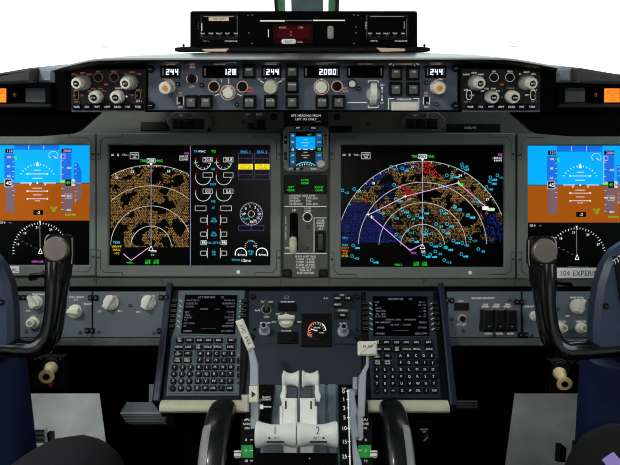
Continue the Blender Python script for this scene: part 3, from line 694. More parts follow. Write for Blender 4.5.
def gbox(x0, y0, x1, y1, w0, w1, m, ch=0.002):
    bb = B(FG, 310, 85); bb.rect(x0, y0, x1, y1, w0, w1, m, ch); d = FG.P(310, 85) - org
    # express in the glareshield's own axes
    bb.v = [(v[0] + d.x, -v[2] + d.y, v[1] + d.z) for v in bb.v]
    return bb
b = gbox(53.5, 69, 557.5, 112.5, -130 * MM, -3 * MM, 'black_matte'); b2 = gbox(75, 63, 540, 75, -130 * MM, -3 * MM, 'black_matte'); b.add(b2.v, b2.f, 'black_matte'); b.obj('front_frame', gs)

# mode control panel
mc = thing('mode_control_panel', 'long blue-grey autopilot panel with white numerals in the middle of the glareshield', 'control panel', FG, 300, 86)
q = lambda: B(FG, 300, 86)
b = q(); b.rect(148, 61.5, 457.5, 110.3, -4 * MM, 0, 'plate_blue', 1 * MM); b.obj('plate', mc)
for x, y in ((151, 69), (151, 105), (455, 68), (455, 105.5)):
    b = q(); b.cyl(x, y, 3.8, 0, 5 * MM, 'black', 18, 1.2 * MM); b.line(x - 1.8, y, x + 1.8, y, .6, 5.2 * MM, 'print_dim'); b.obj('fastener', mc)
for x0, x1, tx, xr, n in ((160.5, 180.5, '244', 178.3, 3), (202.5, 239, '128', 235.6, 3), (261.5, 281.5, '244', 278.6, 3), (303.5, 340, '2000', 336, 4), (346.5, 383.5, '', 0, 0), (425, 446.2, '244', 442.3, 3)):
    b = q(); b.frame(rrect(x0, 65.6, x1, 77.8, 1), rrect(x0 + 1, 66.6, x1 - 1, 76.8, .4), 0, 2.5 * MM, 'black', .5 * MM, .3 * MM); b.fill(x0 + .8, 66.4, x1 - .8, 77, .5 * MM, 'screen_glass')
    b.line(x0 + 2.6, 68, x0 + 2.6, 75.6, .7, .8 * MM, 't_dim'); b.line(x1 - 2.4, 68, x1 - 2.4, 75.6, .5, .8 * MM, 't_dim')
    if tx: b.seg7(tx, xr, 71.9, 5.9, .9 * MM, 'e_digit', 3.15)
    b.obj('numeric_window', mc)
b = q(); W = .35 * MM
for tx, x, y, h, m in (('COURSE', 170.5, 64, 1.8, 't_pink'), ('A/T', 192, 64.6, 1.9, 't_pink'), ('ARM', 192, 67.3, 1.9, 't_pink'), ('OFF', 192, 86.6, 2, 't_pink'), ('IAS/MACH', 220, 63.8, 1.8, 't_pink'), ('F/D', 180.5, 93.2, 1.9, 't_pink'), ('ON', 180.5, 95.6, 1.7, 't_pink'), ('OFF', 180.5, 107, 2, 't_white'),
        ('C/O', 214, 79.6, 1.9, 't_pink'), ('SPD', 250.5, 88, 2, 't_orange'), ('INTV', 250.5, 91.3, 2, 't_orange'), ('HEADING', 271, 63.8, 1.8, 't_pink'), ('10', 259.3, 79.2, 1.9, 't_pink'), ('30', 283.3, 79.2, 1.9, 't_pink'), ('ALTITUDE', 322, 63.5, 1.8, 't_pink'), ('ALT', 345, 88.3, 1.9, 't_pink'), ('INTV', 345.5, 91.3, 1.9, 't_pink'),
        ('VERT SPEED', 365, 63.5, 1.8, 't_pink'), ('DN', 382.2, 84.8, 2, 't_white'), ('UP', 382, 103, 2, 't_white'), ('A/P ENGAGE', 404, 63.6, 2, 't_pink'), ('DISENGAGE', 404, 99.3, 1.9, 't_white'), ('COURSE', 435.6, 63.6, 1.9, 't_pink'), ('F/D', 426, 93.2, 1.9, 't_pink'), ('ON', 426, 95.6, 1.6, 't_pink'), ('OFF', 426.5, 106.8, 2, 't_white')):
    b.text(tx, x, y, h, W, m)
b.arc(192, 79, 5.4, .6, W, 't_pink', -40, 40, 8); b.arc(192, 79, 5.4, .6, W, 't_pink', 140, 220, 8)
for x, y, r in ((214, 86.6, 5.4), (242.4, 86.6, 5.4), (228, 92.6, 7.3), (321.5, 87, 7.4), (337, 86.2, 5.4)): b.arc(x, y, r, .6, W, 't_pink')
b.arc(167, 87, 8, .5, W, 't_pink', -40, 110, 12); b.arc(440, 87, 8, .5, W, 't_pink', 70, 220, 12)
for a in (30, 60, 90, 120, 150): b.line(270.5 + 9.5 * math.cos(R(a)), 87 - 9.5 * math.sin(R(a)), 270.5 + 11.5 * math.cos(R(a)), 87 - 11.5 * math.sin(R(a)), .6, W, 't_white')
for x0, y0, x1, y1 in ((228.5, 78.5, 228.5, 83.5), (221, 79, 221.5, 82), (215, 95.5, 219.5, 94), (237, 94, 242, 96), (260, 80.5, 264, 83), (282, 80.5, 276.5, 83.5), (321.5, 78.5, 321.5, 79.4), (440, 78, 440, 80), (347.5, 102.5, 367, 102.5), (382, 88, 382, 93), (382, 95, 382, 100)): b.line(x0, y0, x1, y1, .6, W, 't_white')
for x0, sx in ((368.2, 1), (378.2, -1)):
    b.line(x0, 81, x0, 83, .6, W, 't_white'); b.line(x0, 105, x0, 107.4, .6, W, 't_white')
b.line(368.2, 80.8, 378.2, 80.8, .6, W, 't_white'); b.line(368.2, 107.4, 378.2, 107.4, .6, W, 't_white'); b.fill(381.2, 87, 382.8, 88.6, W, 't_white'); b.fill(381.2, 99, 382.8, 100.6, W, 't_white')
for p in ((388.5, 98.6, 394, 98.6), (388.5, 98.6, 388.5, 109.5), (413.5, 98.6, 418.8, 98.6), (418.8, 98.6, 418.8, 109.5), (389, 64.5, 392, 63.6), (416, 63.6, 419, 64.5), (393.5, 64.5, 393.5, 66), (414.5, 64.5, 414.5, 66)): b.line(*p, .6, W, 't_white')
for x in (423.4, 429.6): b.line(x, 96.8, x, 104.4, .6, W, 't_white')
for x in (177.2, 183.8): b.line(x, 96.8, x, 104.6, .6, W, 't_white')
b.obj('lettering', mc)
for x, y, tx in ((192, 101.6, 'N1'), (206.6, 101.6, 'SPEED'), (249.5, 71, 'VNAV'), (249.8, 101.6, 'LVL CHG'), (270.8, 101.6, 'HDG SEL'), (292.2, 71, 'LNAV'), (292.2, 85.8, 'VOR LOC'), (292.2, 101.6, 'APP'), (322, 101.6, 'ALT HLD'), (338.6, 101.6, 'V/S'), (395.2, 73, 'CMD'), (412.5, 73, 'CMD'), (395.2, 88.8, 'CWS'), (412.5, 88.8, 'CWS')):
    b = q(); b.rect(x - 6.6, y - 6.7, x + 6.6, y + 6.7, 0, 8 * MM, 'black', 1.6 * MM, 1); b.rect(x - 4.2, y - 4, x + 4.2, y + 4.6, 8 * MM, 9.4 * MM, 'button_face', .8 * MM)
    b.text(tx, x, y - 1.8, 1.6, 9.6 * MM, 't_white', 'c', .85); b.obj('push_button', mc)
def knob(q, parent, x, y, r, h, m, name='knob', flute=.03, mark=None, cap=None, label=None, n=28):
    b = q(); su = b.fr.su(x, y); c = 1.2 * MM / su
    b.lathe(x, y, [(r * 1.02, 0), (r * 1.02, 2 * MM), (r * .9, 3 * MM), (r * .94, h - 1.5 * MM), (r * .94 - c, h)], m, n, flute)
    if mark: b.cyl(x, y, r * .42, h - .5 * MM, h + .8 * MM, mark, 12)
    if cap: b.cyl(x, y, r * .5, h - .5 * MM, h + 1 * MM, cap, 18, .4 * MM)
    return b.obj(name, parent, label=label)
knob(q, mc, 168.5, 87, 6.5, 22 * MM, 'cream', 'course_knob', .03, 'orange_mark', label='cream round knob with orange centre')
knob(q, mc, 436.5, 87, 6.5, 22 * MM, 'cream', 'course_knob', .03, 'orange_mark', label='cream round knob with orange centre')
knob(q, mc, 229.8, 92, 5.8, 20 * MM, 'cream', 'speed_knob', .09, label='cream fluted knob', n=16)
knob(q, mc, 321.3, 86.7, 5.9, 20 * MM, 'cream', 'altitude_knob', .02)
b = q(); b.lathe(271.2, 86.7, [(7.2, 0), (7.2, 3 * MM), (6.4, 4 * MM), (6.6, 17 * MM), (5.6, 19 * MM)], 'ivory', 28, .02)
b.line(273, 85, 279, 82, 1.4, 6 * MM, 'ivory'); b.obj('heading_knob', mc)
b = q(); b.cyl(352, 83.6, 4.3, 0, 3 * MM, 'black', 20); b.cyl(352, 83.6, 3.3, 3 * MM, 8 * MM, 'cream', 20, 1 * MM); b.obj('button', mc)
for x, y, r in ((214, 86.6, 4.4), (242.4, 86.6, 4.4), (337, 86.2, 4.2)):
    b = q(); b.cyl(x, y, r, 0, 5 * MM, 'black', 20, 1 * MM); b.obj('button', mc)
for x, y in ((178, 84), (202, 85), (237, 104.5), (358.3, 88.3), (426, 82.5), (436, 104)):
    b = q(); b.cyl(x, y, 2.2, 0, 3 * MM, 'navy', 12, .8 * MM); b.disc(x, y, .7, 3.2 * MM, 'print_dim', 8); b.obj('light_sensor', mc)
b = q(); b.lathe(192, 78.6, [(4.2, 0), (4.2, 3 * MM), (3, 4 * MM)], 'black', 16); u = b.p(192, 78.6); b.sweep([(u[0], u[1], 3 * MM), (u[0], u[1] + .004, 16 * MM), (u[0], u[1] + .005, 20 * MM)], [1.8 * MM, 2.6 * MM, 2 * MM], 'black', 10); b.obj('toggle_switch', mc)
for x in (180.5, 426.5):
    b = q(); b.rect(x - 2.3, 97, x + 2.3, 104, 0, 5 * MM, 'black', 1 * MM); b.rect(x - 1.2, 101.5, x + 1.2, 103.6, 5 * MM, 10 * MM, 'knob_grey', .6 * MM); b.obj('flight_director_switch', mc)
b = q(); b.cyl(373.2, 94, 7, 0, .8 * MM, 'lever_grey', 24); pts = []
u = b.p(373.2, 94); su = b.fr.su(373, 94)
rr = 11 * su; vs = []; fs = []; K = 14
for i in range(K + 1):
    a = math.pi * (i / K - .5); e = 1 + (.03 if i % 2 else 0)
    for sx in (-2.9 * su, 2.9 * su): vs.append((u[0] + sx, u[1] + rr * math.sin(a) * e, max(0, 13 * MM * math.cos(a) * e)))
for i in range(K): fs.append((2 * i, 2 * i + 1, 2 * i + 3, 2 * i + 2))
fs.append(tuple(2 * i for i in range(K + 1))); fs.append(tuple(2 * i + 1 for i in range(K + 1))[::-1])
b.add(vs, fs, 'cream'); b.obj('vertical_speed_wheel', mc, label='cream vertical thumbwheel')
b = q(); b.rect(391.2, 101.6, 417, 110, 0, 9 * MM, 'cream', 1.5 * MM); b.obj('disengage_bar', mc, label='pale cream bar')

# EFIS panels
def efis(x0, x1, dx, label, sgn):
    c = (x0 + x1) / 2
    t = thing('display_control_panel', label, 'control panel', FG, c, 90, 'display control panels on the glareshield ends')
    q = lambda: B(FG, c, 90)
    b = q(); b.rect(x0, 68.5, x1, 112, -4 * MM, 0, 'panel_dark', 1 * MM); b.rect(x0 + 1, 110.3, x1 - 1, 112, 0, 1.5 * MM, 'plate_blue', .4 * MM); b.obj('plate', t)
    P = dict(l=dx(83.6), r=dx(131), a=dx(98.2), b=dx(114), m=dx(97.5), n=dx(118.8))
    # big two-stage knobs
    def big(x, y, name):
        b = q(); b.lathe(x, y, [(7.6, 0), (7.8, 4 * MM), (7.2, 14 * MM), (6.2, 16 * MM)], 'knob_grey', 28, .02); o = b.obj(name, t)
        b = q(); b.lathe(x, y, [(5.3, 15 * MM), (5.3, 26 * MM), (4.7, 28 * MM)], 'cream', 24, .03); b.cyl(x, y, 2.9, 27 * MM, 29 * MM, 'black', 16, .5 * MM); b.text('RST', x, y, 1.6, 29.2 * MM, 't_white'); b.obj('inner_knob', o, label='cream inner knob with black button')
    big(P['l'], 82.2, 'minimums_knob'); big(P['r'], 82.2, 'baro_knob')
    def mid(x, y, name):
        b = q(); b.lathe(x, y, [(6.4, 0), (6.5, 3 * MM), (6, 13 * MM), (5.2, 15 * MM)], 'cream', 28, .025); b.cyl(x, y, 3, 14.5 * MM, 18 * MM, 'black', 16, .6 * MM); b.text('CTR', x, y, 1.5, 18.2 * MM, 't_white'); b.obj(name, t)
    mid(P['m'], 96.6, 'mode_knob'); mid(P['n'], 96.6, 'range_knob')
    for k, tx in enumerate(('WXR', 'STA', 'WPT', 'ARPT', 'DATA', 'POS', 'TERR')):
        x = x0 + 7 + k * (x1 - x0 - 14) / 6 if sgn < 0 else x0 + 8.5 + k * 10.2
        b = q(); b.rect(x - 3.7, 103.6, x + 3.7, 109.4, 0, 5 * MM, 'black', 1 * MM); b.text(tx, x, 106.4, 2.0, 5.3 * MM, 't_white', 'c', .9); b.obj('push_button', t)
    for k in ('a', 'b'):
        b = q(); b.cyl(P[k], 77.3, 3.6, 0, 4 * MM, 'black', 18, 1 * MM); b.obj('button', t)
    for x in (x0 + 5.5 if sgn < 0 else x0 + 8, x1 - 8 if sgn < 0 else x1 - 7.5):
        b = q(); b.rect(x - 1.8, 91.5, x + 1.8, 98.5, 0, 4 * MM, 'black', .8 * MM, 1.5); b.rect(x - 1, 94, x + 1, 96.4, 4 * MM, 9 * MM, 'steel', .6 * MM, .8); b.obj('toggle_switch', t)
    b = q(); W = .35 * MM; m1 = 't_pinkdim' if sgn < 0 else 't_white'; m2 = 't_white' if sgn < 0 else 't_pinkdim'
    for tx, x, y, m in (('RADIO', P['l'] - 8.5, 74.4, m1), ('MINS', P['l'] - 1, 72.8, m1), ('BARO', P['l'] + 6, 74.4, m1), ('FPV', P['a'], 71.5, m1), ('MTRS', P['b'], 71.5, m1), ('IN', P['r'] - 5.5, 74, m1), ('BARO', P['r'] + 1, 72.2, m1), ('HPA', P['r'] + 8, 74, m1),
                         ('APP', P['m'] - 8, 91, m1), ('VOR', P['m'] - 4, 88.6, m1), ('MAP', P['m'] + 3, 88.6, m1), ('PLN', P['m'] + 7, 91, m1), ('RANGE', P['n'], 88.2, m2), ('VOR 1', x0 + 6, 89.8, m1), ('OFF', x0 + 11, 95.5, m1), ('VOR 2', x1 - 7, 89.8, m1), ('OFF', x1 - 13.5, 95, m1), ('ADF 1', x0 + 6, 101.8, 't_dim'), ('ADF 2', x1 - 7, 101.3, m2), ('STD', P['a'] + 7.8, 84.5, 't_orange')):
        b.text(tx, x, y, 1.75, W, m, 'c', .9)
    b.text('+', P['n'] + 8, 96.5, 3.4, W, 't_white'); b.text('-', P['n'] - 9, 96.5, 3, W, 't_white')
    for k in ('a', 'b'): b.arc(P[k], 77.3, 4.4, .3, W, m1)
    for x in (x0 + 5.5 if sgn < 0 else x0 + 8, x1 - 8 if sgn < 0 else x1 - 7.5):
        b.arc(x, 92.6, 2.4, .45, W, m1, 0, 180, 8); b.arc(x, 97.4, 2.4, .45, W, m1, 180, 360, 8); b.line(x - 2.4, 92.6, x - 2.4, 97.4, .45, W, m1); b.line(x + 2.4, 92.6, x + 2.4, 97.4, .45, W, m1)
    b.obj('lettering', t)
efis(71, 146, lambda x: x, 'black panel with cream knobs at the left end of the glareshield', -1)
efis(461, 540.5, lambda x: {83.6: 475, 131: 525.5, 98.2: 494, 114: 509.8, 97.5: 490.5, 118.8: 511}[x], 'black panel with cream knobs at the right end of the glareshield', 1)

# warning light ends
def warn(sg, label):
    M_ = (lambda x: x) if sg < 0 else (lambda x: 610.5 - x)
    c = M_(20)
    t = thing('warning_light_panel', label, 'warning panel', FG, c, 95, 'warning light recesses at the glareshield ends')
    q = lambda: B(FG, c, 95)
    def rc(b, x0, y0, x1, y1, *a, **k): b.rect(min(M_(x0), M_(x1)), y0, max(M_(x0), M_(x1)), y1, *a, **k)
    b = q(); b.prism([(M_(x), y) for x, y in ((-60, 80), (0, 73.2), (33, 67.6), (36, 68.6), (36.3, 82.6), (-60, 84.5))], -120 * MM, 14 * MM, 'visor_grey', 4 * MM); b.obj('visor', t)
    b = q(); b.prism([(M_(x), y) for x, y in ((36, 67.6), (43, 67.2), (52.6, 68.2), (52.6, 84), (36, 84))], -110 * MM, -4 * MM, 'hood_grey', 5 * MM); b.obj('end_cap', t, label='pale grey rounded end cap')
    b = q(); rc(b, -60, 82.8, 52.4, 87.4, -80 * MM, 6 * MM, 'black_matte', 1.5 * MM); rc(b, -60, 104, 52.4, 107.5, -80 * MM, 8 * MM, 'panel_dark', 2 * MM)
    rc(b, 46.4, 87.4, 52.4, 104, -80 * MM, 5 * MM, 'black_matte', 1 * MM); rc(b, -60, 87.4, 46.4, 104, -80 * MM, -20 * MM, 'black_matte'); b.obj('housing', t)
    b = q(); b.prism([(M_(x), y) for x, y in ((-70, 107), (74, 107), (88, 118), (66, 137), (30, 140), (-70, 140))], -60 * MM, -30 * MM, 'black_matte', 2 * MM); b.obj('shade_sheet', t)  # black sheet added for the shade below the glareshield end
    b = q(); rc(b, 21.5, 88.2, 46, 103.4, -20 * MM, -12 * MM, 'recess_grey', 1 * MM); b.obj('recess_panel', t)
    b = q(); rc(b, -40, 87.8, 6.5, 103.2, -20 * MM, -3 * MM, 'black', 1 * MM); b.obj('light_box', t)
    b = q(); x0, x1 = (-11, 5.2) if sg < 0 else (-12, 5.2)
    for i, (a0, a1) in enumerate(((x1 - 14.8, x1), (x1 - 30.5, x1 - 15.7))):
        if sg < 0: a0, a1 = a0, a1
        bb = q(); lo, hi = min(M_(a0), M_(a1)), max(M_(a0), M_(a1)); bb.rect(lo, 88.6, hi, 102.6, -3 * MM, -1 * MM, 'e_caution', .5 * MM)
        for k, tx in enumerate((('FLT CONT', 'IRS', 'FUEL'), ('ELEC', 'APU', 'OVHT DET'))[i] if sg < 0 else (('ANTI-ICE', 'HYD', 'DOORS'), ('ENG', 'OVERHEAD', 'AIR COND'))[i]):
            bb.text(tx, (lo + hi) / 2, 91.2 + k * 4.5, 2.0, -.8 * MM, 'e_caution_dark', 'c', .95); bb.line(lo, 93.4 + k * 4.5, hi, 93.4 + k * 4.5, .4, -.8 * MM, 'e_caution_dark')
        bb.obj('caution_light', t, label='lit orange annunciator')
    b = q(); rc(b, 8.5, 94, 9.5, 98, -20 * MM, -15 * MM, 'orange_mark'); b.obj('reset_mark', t)
warn(-1, 'dark visor over lit orange caution lights at the left edge')
warn(1, 'dark visor over lit orange caution lights at the right edge')

# ------------------------------------------------------------------ unit on the glareshield
FB.P0 = Vector((0, 1.13, 1.2))
bx = thing('test_display_box', 'wide flat black instrument box with dark red display standing on the glareshield', 'instrument', FB, 303, 50)
q = lambda: B(FB, 303, 50)
b = q(); b.rect(190, 11, 417.5, 48.5, -120 * MM, 0, 'black_matte', 2 * MM, 2.5); b.obj('case', bx)
b = q(); b.prism([(176, 47.6), (182, 46.8), (423, 46.8), (429, 47.6), (429, 51.2), (423, 52.3), (182, 52.3), (176, 51.2)], -125 * MM, 12 * MM, 'black', 2 * MM); b.obj('tray', bx)
for x in (184, 424): b = q(); b.cyl(x, 45.4, 1.2, 2 * MM, 6 * MM, 'black', 10); b.rect(x - .8, 44, x + .8, 47.5, 2 * MM, 5 * MM, 'black'); b.obj('thumb_screw', bx)
b = q(); b.rect(273, 24.5, 313, 43, 0, .6 * MM, 'e_redglow2'); b.rect(277.5, 27, 309, 38, .6 * MM, .8 * MM, 'e_redglow')
b.text('MODE', 282.5, 27.5, 1.6, 1 * MM, 't_pink'); b.text('STBY', 301, 27.5, 1.6, 1 * MM, 't_pink'); b.text('CLEAR', 300, 42, 1.3, 1 * MM, 't_pink'); b.disc(291, 32, .5, 1 * MM, 't_pink', 8); b.disc(291, 35, .5, 1 * MM, 't_pink', 8); b.obj('red_display', bx, label='dark red glowing display window')
b = q(); b.rect(281.5, 39, 296, 44, .5 * MM, 3 * MM, 'label_white', .8 * MM, 2.2); b.text('RESET', 289, 41.5, 2, 3.2 * MM, 'label_black'); b.obj('button', bx, label='small white oblong button')
b = q(); b.rect(327.5, 26, 333.5, 39, 0, 6 * MM, 'knob_grey', 2 * MM, 2); b.obj('thumbwheel', bx)
for x0, x1 in ((200, 238), (366, 408)):
    b = q(); b.frame(rrect(x0, 15, x1, 40, 1), rrect(x0 + 2, 18, x1 - 2, 36, .6), 0, 2 * MM, 'black_gloss', .6 * MM, .3 * MM); b.line(x0 + 4, 16.5, x1 - 4, 16.5, .7, 2.2 * MM, 't_dim'); b.obj('side_module', bx)
b = q(); b.rect(209, 17.2, 229, 21, 0, 2.6 * MM, 'paper', .3 * MM); b.text('TEST UNIT', 219, 19.1, 1.6, 2.8 * MM, 'label_black'); b.obj('tape_label', bx, label='pale strip label')
b = q(); W = 2.3 * MM
for x0, n in ((203, 5), (370, 5)):
    for k in range(n): b.text(('MSG', 'PWR', 'FAULT', 'TEST', 'DIM')[k], x0 + k * 8.2, 33.5, 1.5, W, 't_white'); b.disc(x0 + k * 8.2, 36.2, .4, W, 't_dim', 6)
b.text('PORT A', 206, 41.2, 1.3, .3 * MM, 't_dim'); b.text('CONNECTOR', 231, 41.2, 1.4, .3 * MM, 't_white'); b.text('PORT B', 374, 41, 1.4, .3 * MM, 't_white'); b.text('CONNECTOR', 401, 41, 1.4, .3 * MM, 't_white')
for c, (tx) in enumerate('VOL'): b.text(tx, 198.4, 23 + c * 2.4, 1.4, .3 * MM, 't_dim'); b.text(tx, 366, 23 + c * 2.4, 1.8, W, 't_white')
b.line(202, 23.5, 202, 31, .8, W, 't_white'); b.line(404, 21.5, 404, 29, .8, W, 't_dim'); b.line(268.5, 29.5, 268.5, 37, .7, .3 * MM, 't_white'); b.line(260, 20.9, 285, 20.9, 1.3, .3 * MM, 't_white'); b.line(286, 20.6, 312, 20.6, .7, .3 * MM, 't_dim'); b.line(313, 20.4, 345, 20.4, 1.1, .3 * MM, 't_white')
for x, y in ((248, 15.5), (252, 15), (252, 43.5), (354, 15), (358, 15.4), (354, 43.5), (249, 33), (356, 27), (356, 33)): b.disc(x, y, .6, .3 * MM, 't_dim', 8)
b.obj('lettering', bx)
# paper tabs on the tray ledge
for pts, lab in (((203, 49, 230, 48.4, 227, 51.6, 206, 51.4), 'folded cream paper strip on the tray left of the red display'), ((375.5, 47.6, 404, 48.6, 404, 51.0, 380, 51.8), 'folded cream paper strip on the tray right of the red display')):
    b = B(FB, pts[0], pts[1]); b.prism([(pts[i], pts[i + 1]) for i in (0, 2, 4, 6)], 11.5 * MM, 14 * MM, 'paper', .4 * MM)
    o = b.obj('paper_strip'); o.location = FB.P(pts[0], pts[1]); o.rotation_euler = FB.rot; tag(o, lab, 'paper', 'paper strips on the tray')

# ================================================================== SIDE PANELS
def side_plate(x0, x1, label, knobs, texts):
    c = (x0 + x1) / 2
    t = thing('lighting_panel', label, 'control panel', FS, c, 315)
    q = lambda: B(FS, c, 315)
    b = q(); b.rect(x0, 291.5, x1, 337.5, -8 * MM, 0, 'side_plate', 1 * MM); b.obj('plate', t)
    for k in knobs:
        x, y, r, kind, ang = k
        b = q()
        if kind == 'pointer':
            b.lathe(x, y, [(r, 0), (r, 4 * MM), (r * .86, 5 * MM), (r * .8, 9 * MM)], 'cream', 24, .02)
            su = b.fr.su(x, y); u = b.p(x, y); a = R(ang); d = Vector((math.cos(a), math.sin(a))); nrm = Vector((-d.y, d.x)); L = r * su; wv = r * .42 * su
            pts = [d * L * 1.02 + nrm * wv * .55, d * L * 1.02 - nrm * wv * .55, -d * L * .9 - nrm * wv, -d * L * .9 + nrm * wv]
            b.prism_uv([(u[0] + p.x, u[1] + p.y) for p in pts], 8 * MM, 20 * MM, 'cream', 1.5 * MM)
            o = b.obj('rotary_knob', t)
        else:
            b.lathe(x, y, [(r, 0), (r, 5 * MM), (r * .7, 7 * MM), (r * .75, 15 * MM), (r * .62, 17 * MM)], 'cream', 24, .03); b.cyl(x, y, r * .35, 17 * MM, 18 * MM, 'knob_grey', 12); b.obj('dimmer_knob', t)
    b = q()
    for tx, x, y in texts: b.text(tx, x, y, 1.75, .35 * MM, 't_white', 'c', .95)
    b.obj('lettering', t)
    return t, q
def latch(q, t, pts):
    for x, y in pts:
        for s_ in (-2.6, 2.6):
            b = q(); b.rect(x + s_ - 2.4, y - 2.8, x + s_ + 2.4, y + 2.8, -4 * MM, 4 * MM, 'black', 1.2 * MM, 1.6); b.cyl(x + s_, y, 1.1, 4 * MM, 5 * MM, 'panel_grey', 10); b.obj('latch', t)
def ring(q, t, pts):
    for x, y in pts: b = q(); b.cyl(x, y, 1.6, 0, 2.5 * MM, 'panel_dark', 12, .6 * MM); b.line(x - 1, y, x + 1, y, .4, 2.7 * MM, 'print_dim'); b.obj('screw', t)
t, q = side_plate(18, 91.5, 'pale grey-blue panel with three cream knobs behind the left control wheel', [(36, 302.5, 7, 'pointer', 125), (34, 323, 6, 'dimmer', 0), (75.5, 311.5, 7, 'pointer', 178)],
                  [('MAIN PANEL', 39, 294.2), ('OFF', 28, 311), ('AFDS', 33, 316.5), ('PANEL FLOOD', 76, 297), ('DU', 76, 299.5), ('OFF', 66, 305), ('BRIGHT', 88, 304)])
latch(q, t, [(22, 297.5)]); ring(q, t, [(26, 331.5), (80, 332.5)])
t, q = side_plate(93, 166, 'pale grey-blue panel with two cream pointer knobs beside the left keypad unit', [(111.5, 302.5, 7.6, 'pointer', 55), (149, 302.5, 7.4, 'pointer', 60)],
                  [('UPPER DU', 111, 295.8), ('LOWER DU', 149, 295.8), ('OFF', 99.5, 311.5), ('OFF', 138, 312), ('BRT', 120, 311)])
latch(q, t, [(93.5, 297.8), (90, 330.5), (164, 297.5), (162, 331)]); ring(q, t, [(130, 305.5), (98.6, 332), (154, 333)])
t, q = side_plate(447.5, 521, 'grey-blue panel with three black guarded switches right of the right keypad unit', [],
                  [('GROUND PROXIMITY', 483, 298.2), ('FLAP', 485.5, 304.5), ('INHIBIT', 485.5, 306.6), ('GEAR', 496.5, 304.5), ('INHIBIT', 496.5, 306.6), ('TERR', 507.5, 304.5), ('INHIBIT', 507.5, 306.6), ('NORM', 488, 333.6), ('NORM', 499.5, 333.6), ('NORM', 510.5, 333.6), ('INOP', 461, 301), ('SYS TEST', 462, 324.5)])
for x in (485.5, 496.7, 508):
    b = q(); b.prism([(x - 5.3, 309.5), (x + 5, 309.5), (x + 5.4, 331), (x - 6.6, 331)], 0, 24 * MM, 'black', 3 * MM); b.line(x - 4.5, 310, x + 4.5, 310, .6, 22 * MM, 'orange_mark'); b.disc(x - .5, 326, .7, 24.2 * MM, 'print_dim', 8); b.obj('guarded_switch', t)
b = q(); b.rect(454, 303, 468.6, 310.4, 0, 3 * MM, 'black', 1 * MM); b.obj('annunciator', t)
b = q(); b.cyl(462, 319, 5, 0, 4 * MM, 'knob_grey', 20, 1 * MM); b.arc(462, 319, 4, .9, 4.3 * MM, 'orange_mark', -60, 80, 10); b.cyl(462, 319, 2.9, 4 * MM, 8 * MM, 'black', 16, 1 * MM); b.obj('test_button', t)
latch(q, t, [(449, 300.5), (519, 302), (523, 335)]); ring(q, t, [(510, 299.8), (452, 319), (494.5, 336), (463, 331)])
t, q = side_plate(523, 600, 'pale grey-blue panel with three cream knobs behind the right control wheel', [(577, 306.5, 7.4, 'pointer', 60), (560.5, 328, 5.4, 'dimmer', 0), (580.5, 328, 5.4, 'dimmer', 0), (534, 316, 5, 'dimmer', 0)],
                  [('MAIN PANEL', 577, 297.5), ('OFF', 567.5, 316), ('OUTBD DU', 560, 321.5), ('INBD DU', 581, 321.5), ('LWR DU', 529, 306.5)])
ring(q, t, [(558, 309), (532, 336), (590, 300)])
# padded ledge below the side plates
for x0, x1, lab in ((-200, 165, 'pebbled grey padded ledge under the left lighting panels'), (448, 820, 'pebbled grey padded ledge under the right lighting panels')):
    c = (x0 + x1) / 2; b = B(FS, c, 342); b.rect(x0, 338.2, x1, 346, -40 * MM, 3 * MM, 'pebble', 2 * MM); o = b.obj('padded_ledge'); o.location = FS.P(c, 342); o.rotation_euler = FS.rot; tag(o, lab, 'ledge', 'padded ledges')
    b = B(FS, c, 342); b.rect(x0, 289, x1, 350, -40 * MM, -9 * MM, 'black_matte'); 
    o = b.obj('panel_backing'); o.location = FS.P(c, 342); o.rotation_euler = FS.rot; tag(o, lab.replace('pebbled grey padded ledge under', 'black backing frame behind'), 'panel frame', 'panel backing frames')

# ================================================================== FORWARD AISLE STAND
fa = thing('forward_aisle_stand', 'dark blue sloping centre stand between the two keypad units', 'aisle stand', FC, 307, 340)
q = lambda: B(FC, 307, 340)
b = q(); b.prism([(166, 289), (446, 289), (452, 402), (156, 402)], -55 * MM, -6 * MM, 'aisle_blue', 1 * MM); b.obj('stand_body', fa)
b = q(); b.prism([(168, 285.5), (173.4, 285.5), (160.8, 404), (153.6, 404)], -70 * MM, 14 * MM, 'navy', 2 * MM); b.obj('side_wall', fa)
b = q(); b.prism([(437.5, 286), (442.6, 286), (456, 408), (449, 408)], -70 * MM, 14 * MM, 'navy', 2 * MM); b.obj('side_wall', fa)
b = q(); b.rect(248.5, 291, 361.5, 385, -6 * MM, 0, 'aisle_blue', 1 * MM); b.obj('centre_plate', fa)
FX = Fr(30, 310, 405, 0.96)
for x0, x1 in ((161, 247), (365, 448)):
    u0 = FX.P(x0, 401.5); b = B(FC, 307, 340)
    # rounded cream lip along the lower edge
    bb = B(); pr = []
    a = FX.P(x0, 406.5); c = FX.P(x1, 406.5); h = .0095
    M4 = Matrix.Translation(fa.location) @ Matrix.Rotation(fa.rotation_euler[0], 4, 'X'); inv = M4.inverted()
    vs = []; K = 12
    for X in (a.x, c.x):
        for k in range(K):
            g = 2 * math.pi * k / K; vs.append(inv @ Vector((X, a.y + .013 * math.cos(g), a.z + h * math.sin(g))))
    fs = [(k, (k + 1) % K, K + (k + 1) % K, K + k) for k in range(K)] + [tuple(range(K))[::-1], tuple(range(K, 2 * K))]
    bb.add(vs, fs, 'ivory'); bb.obj('cream_lip', fa, label='rounded cream lip under a keypad unit')
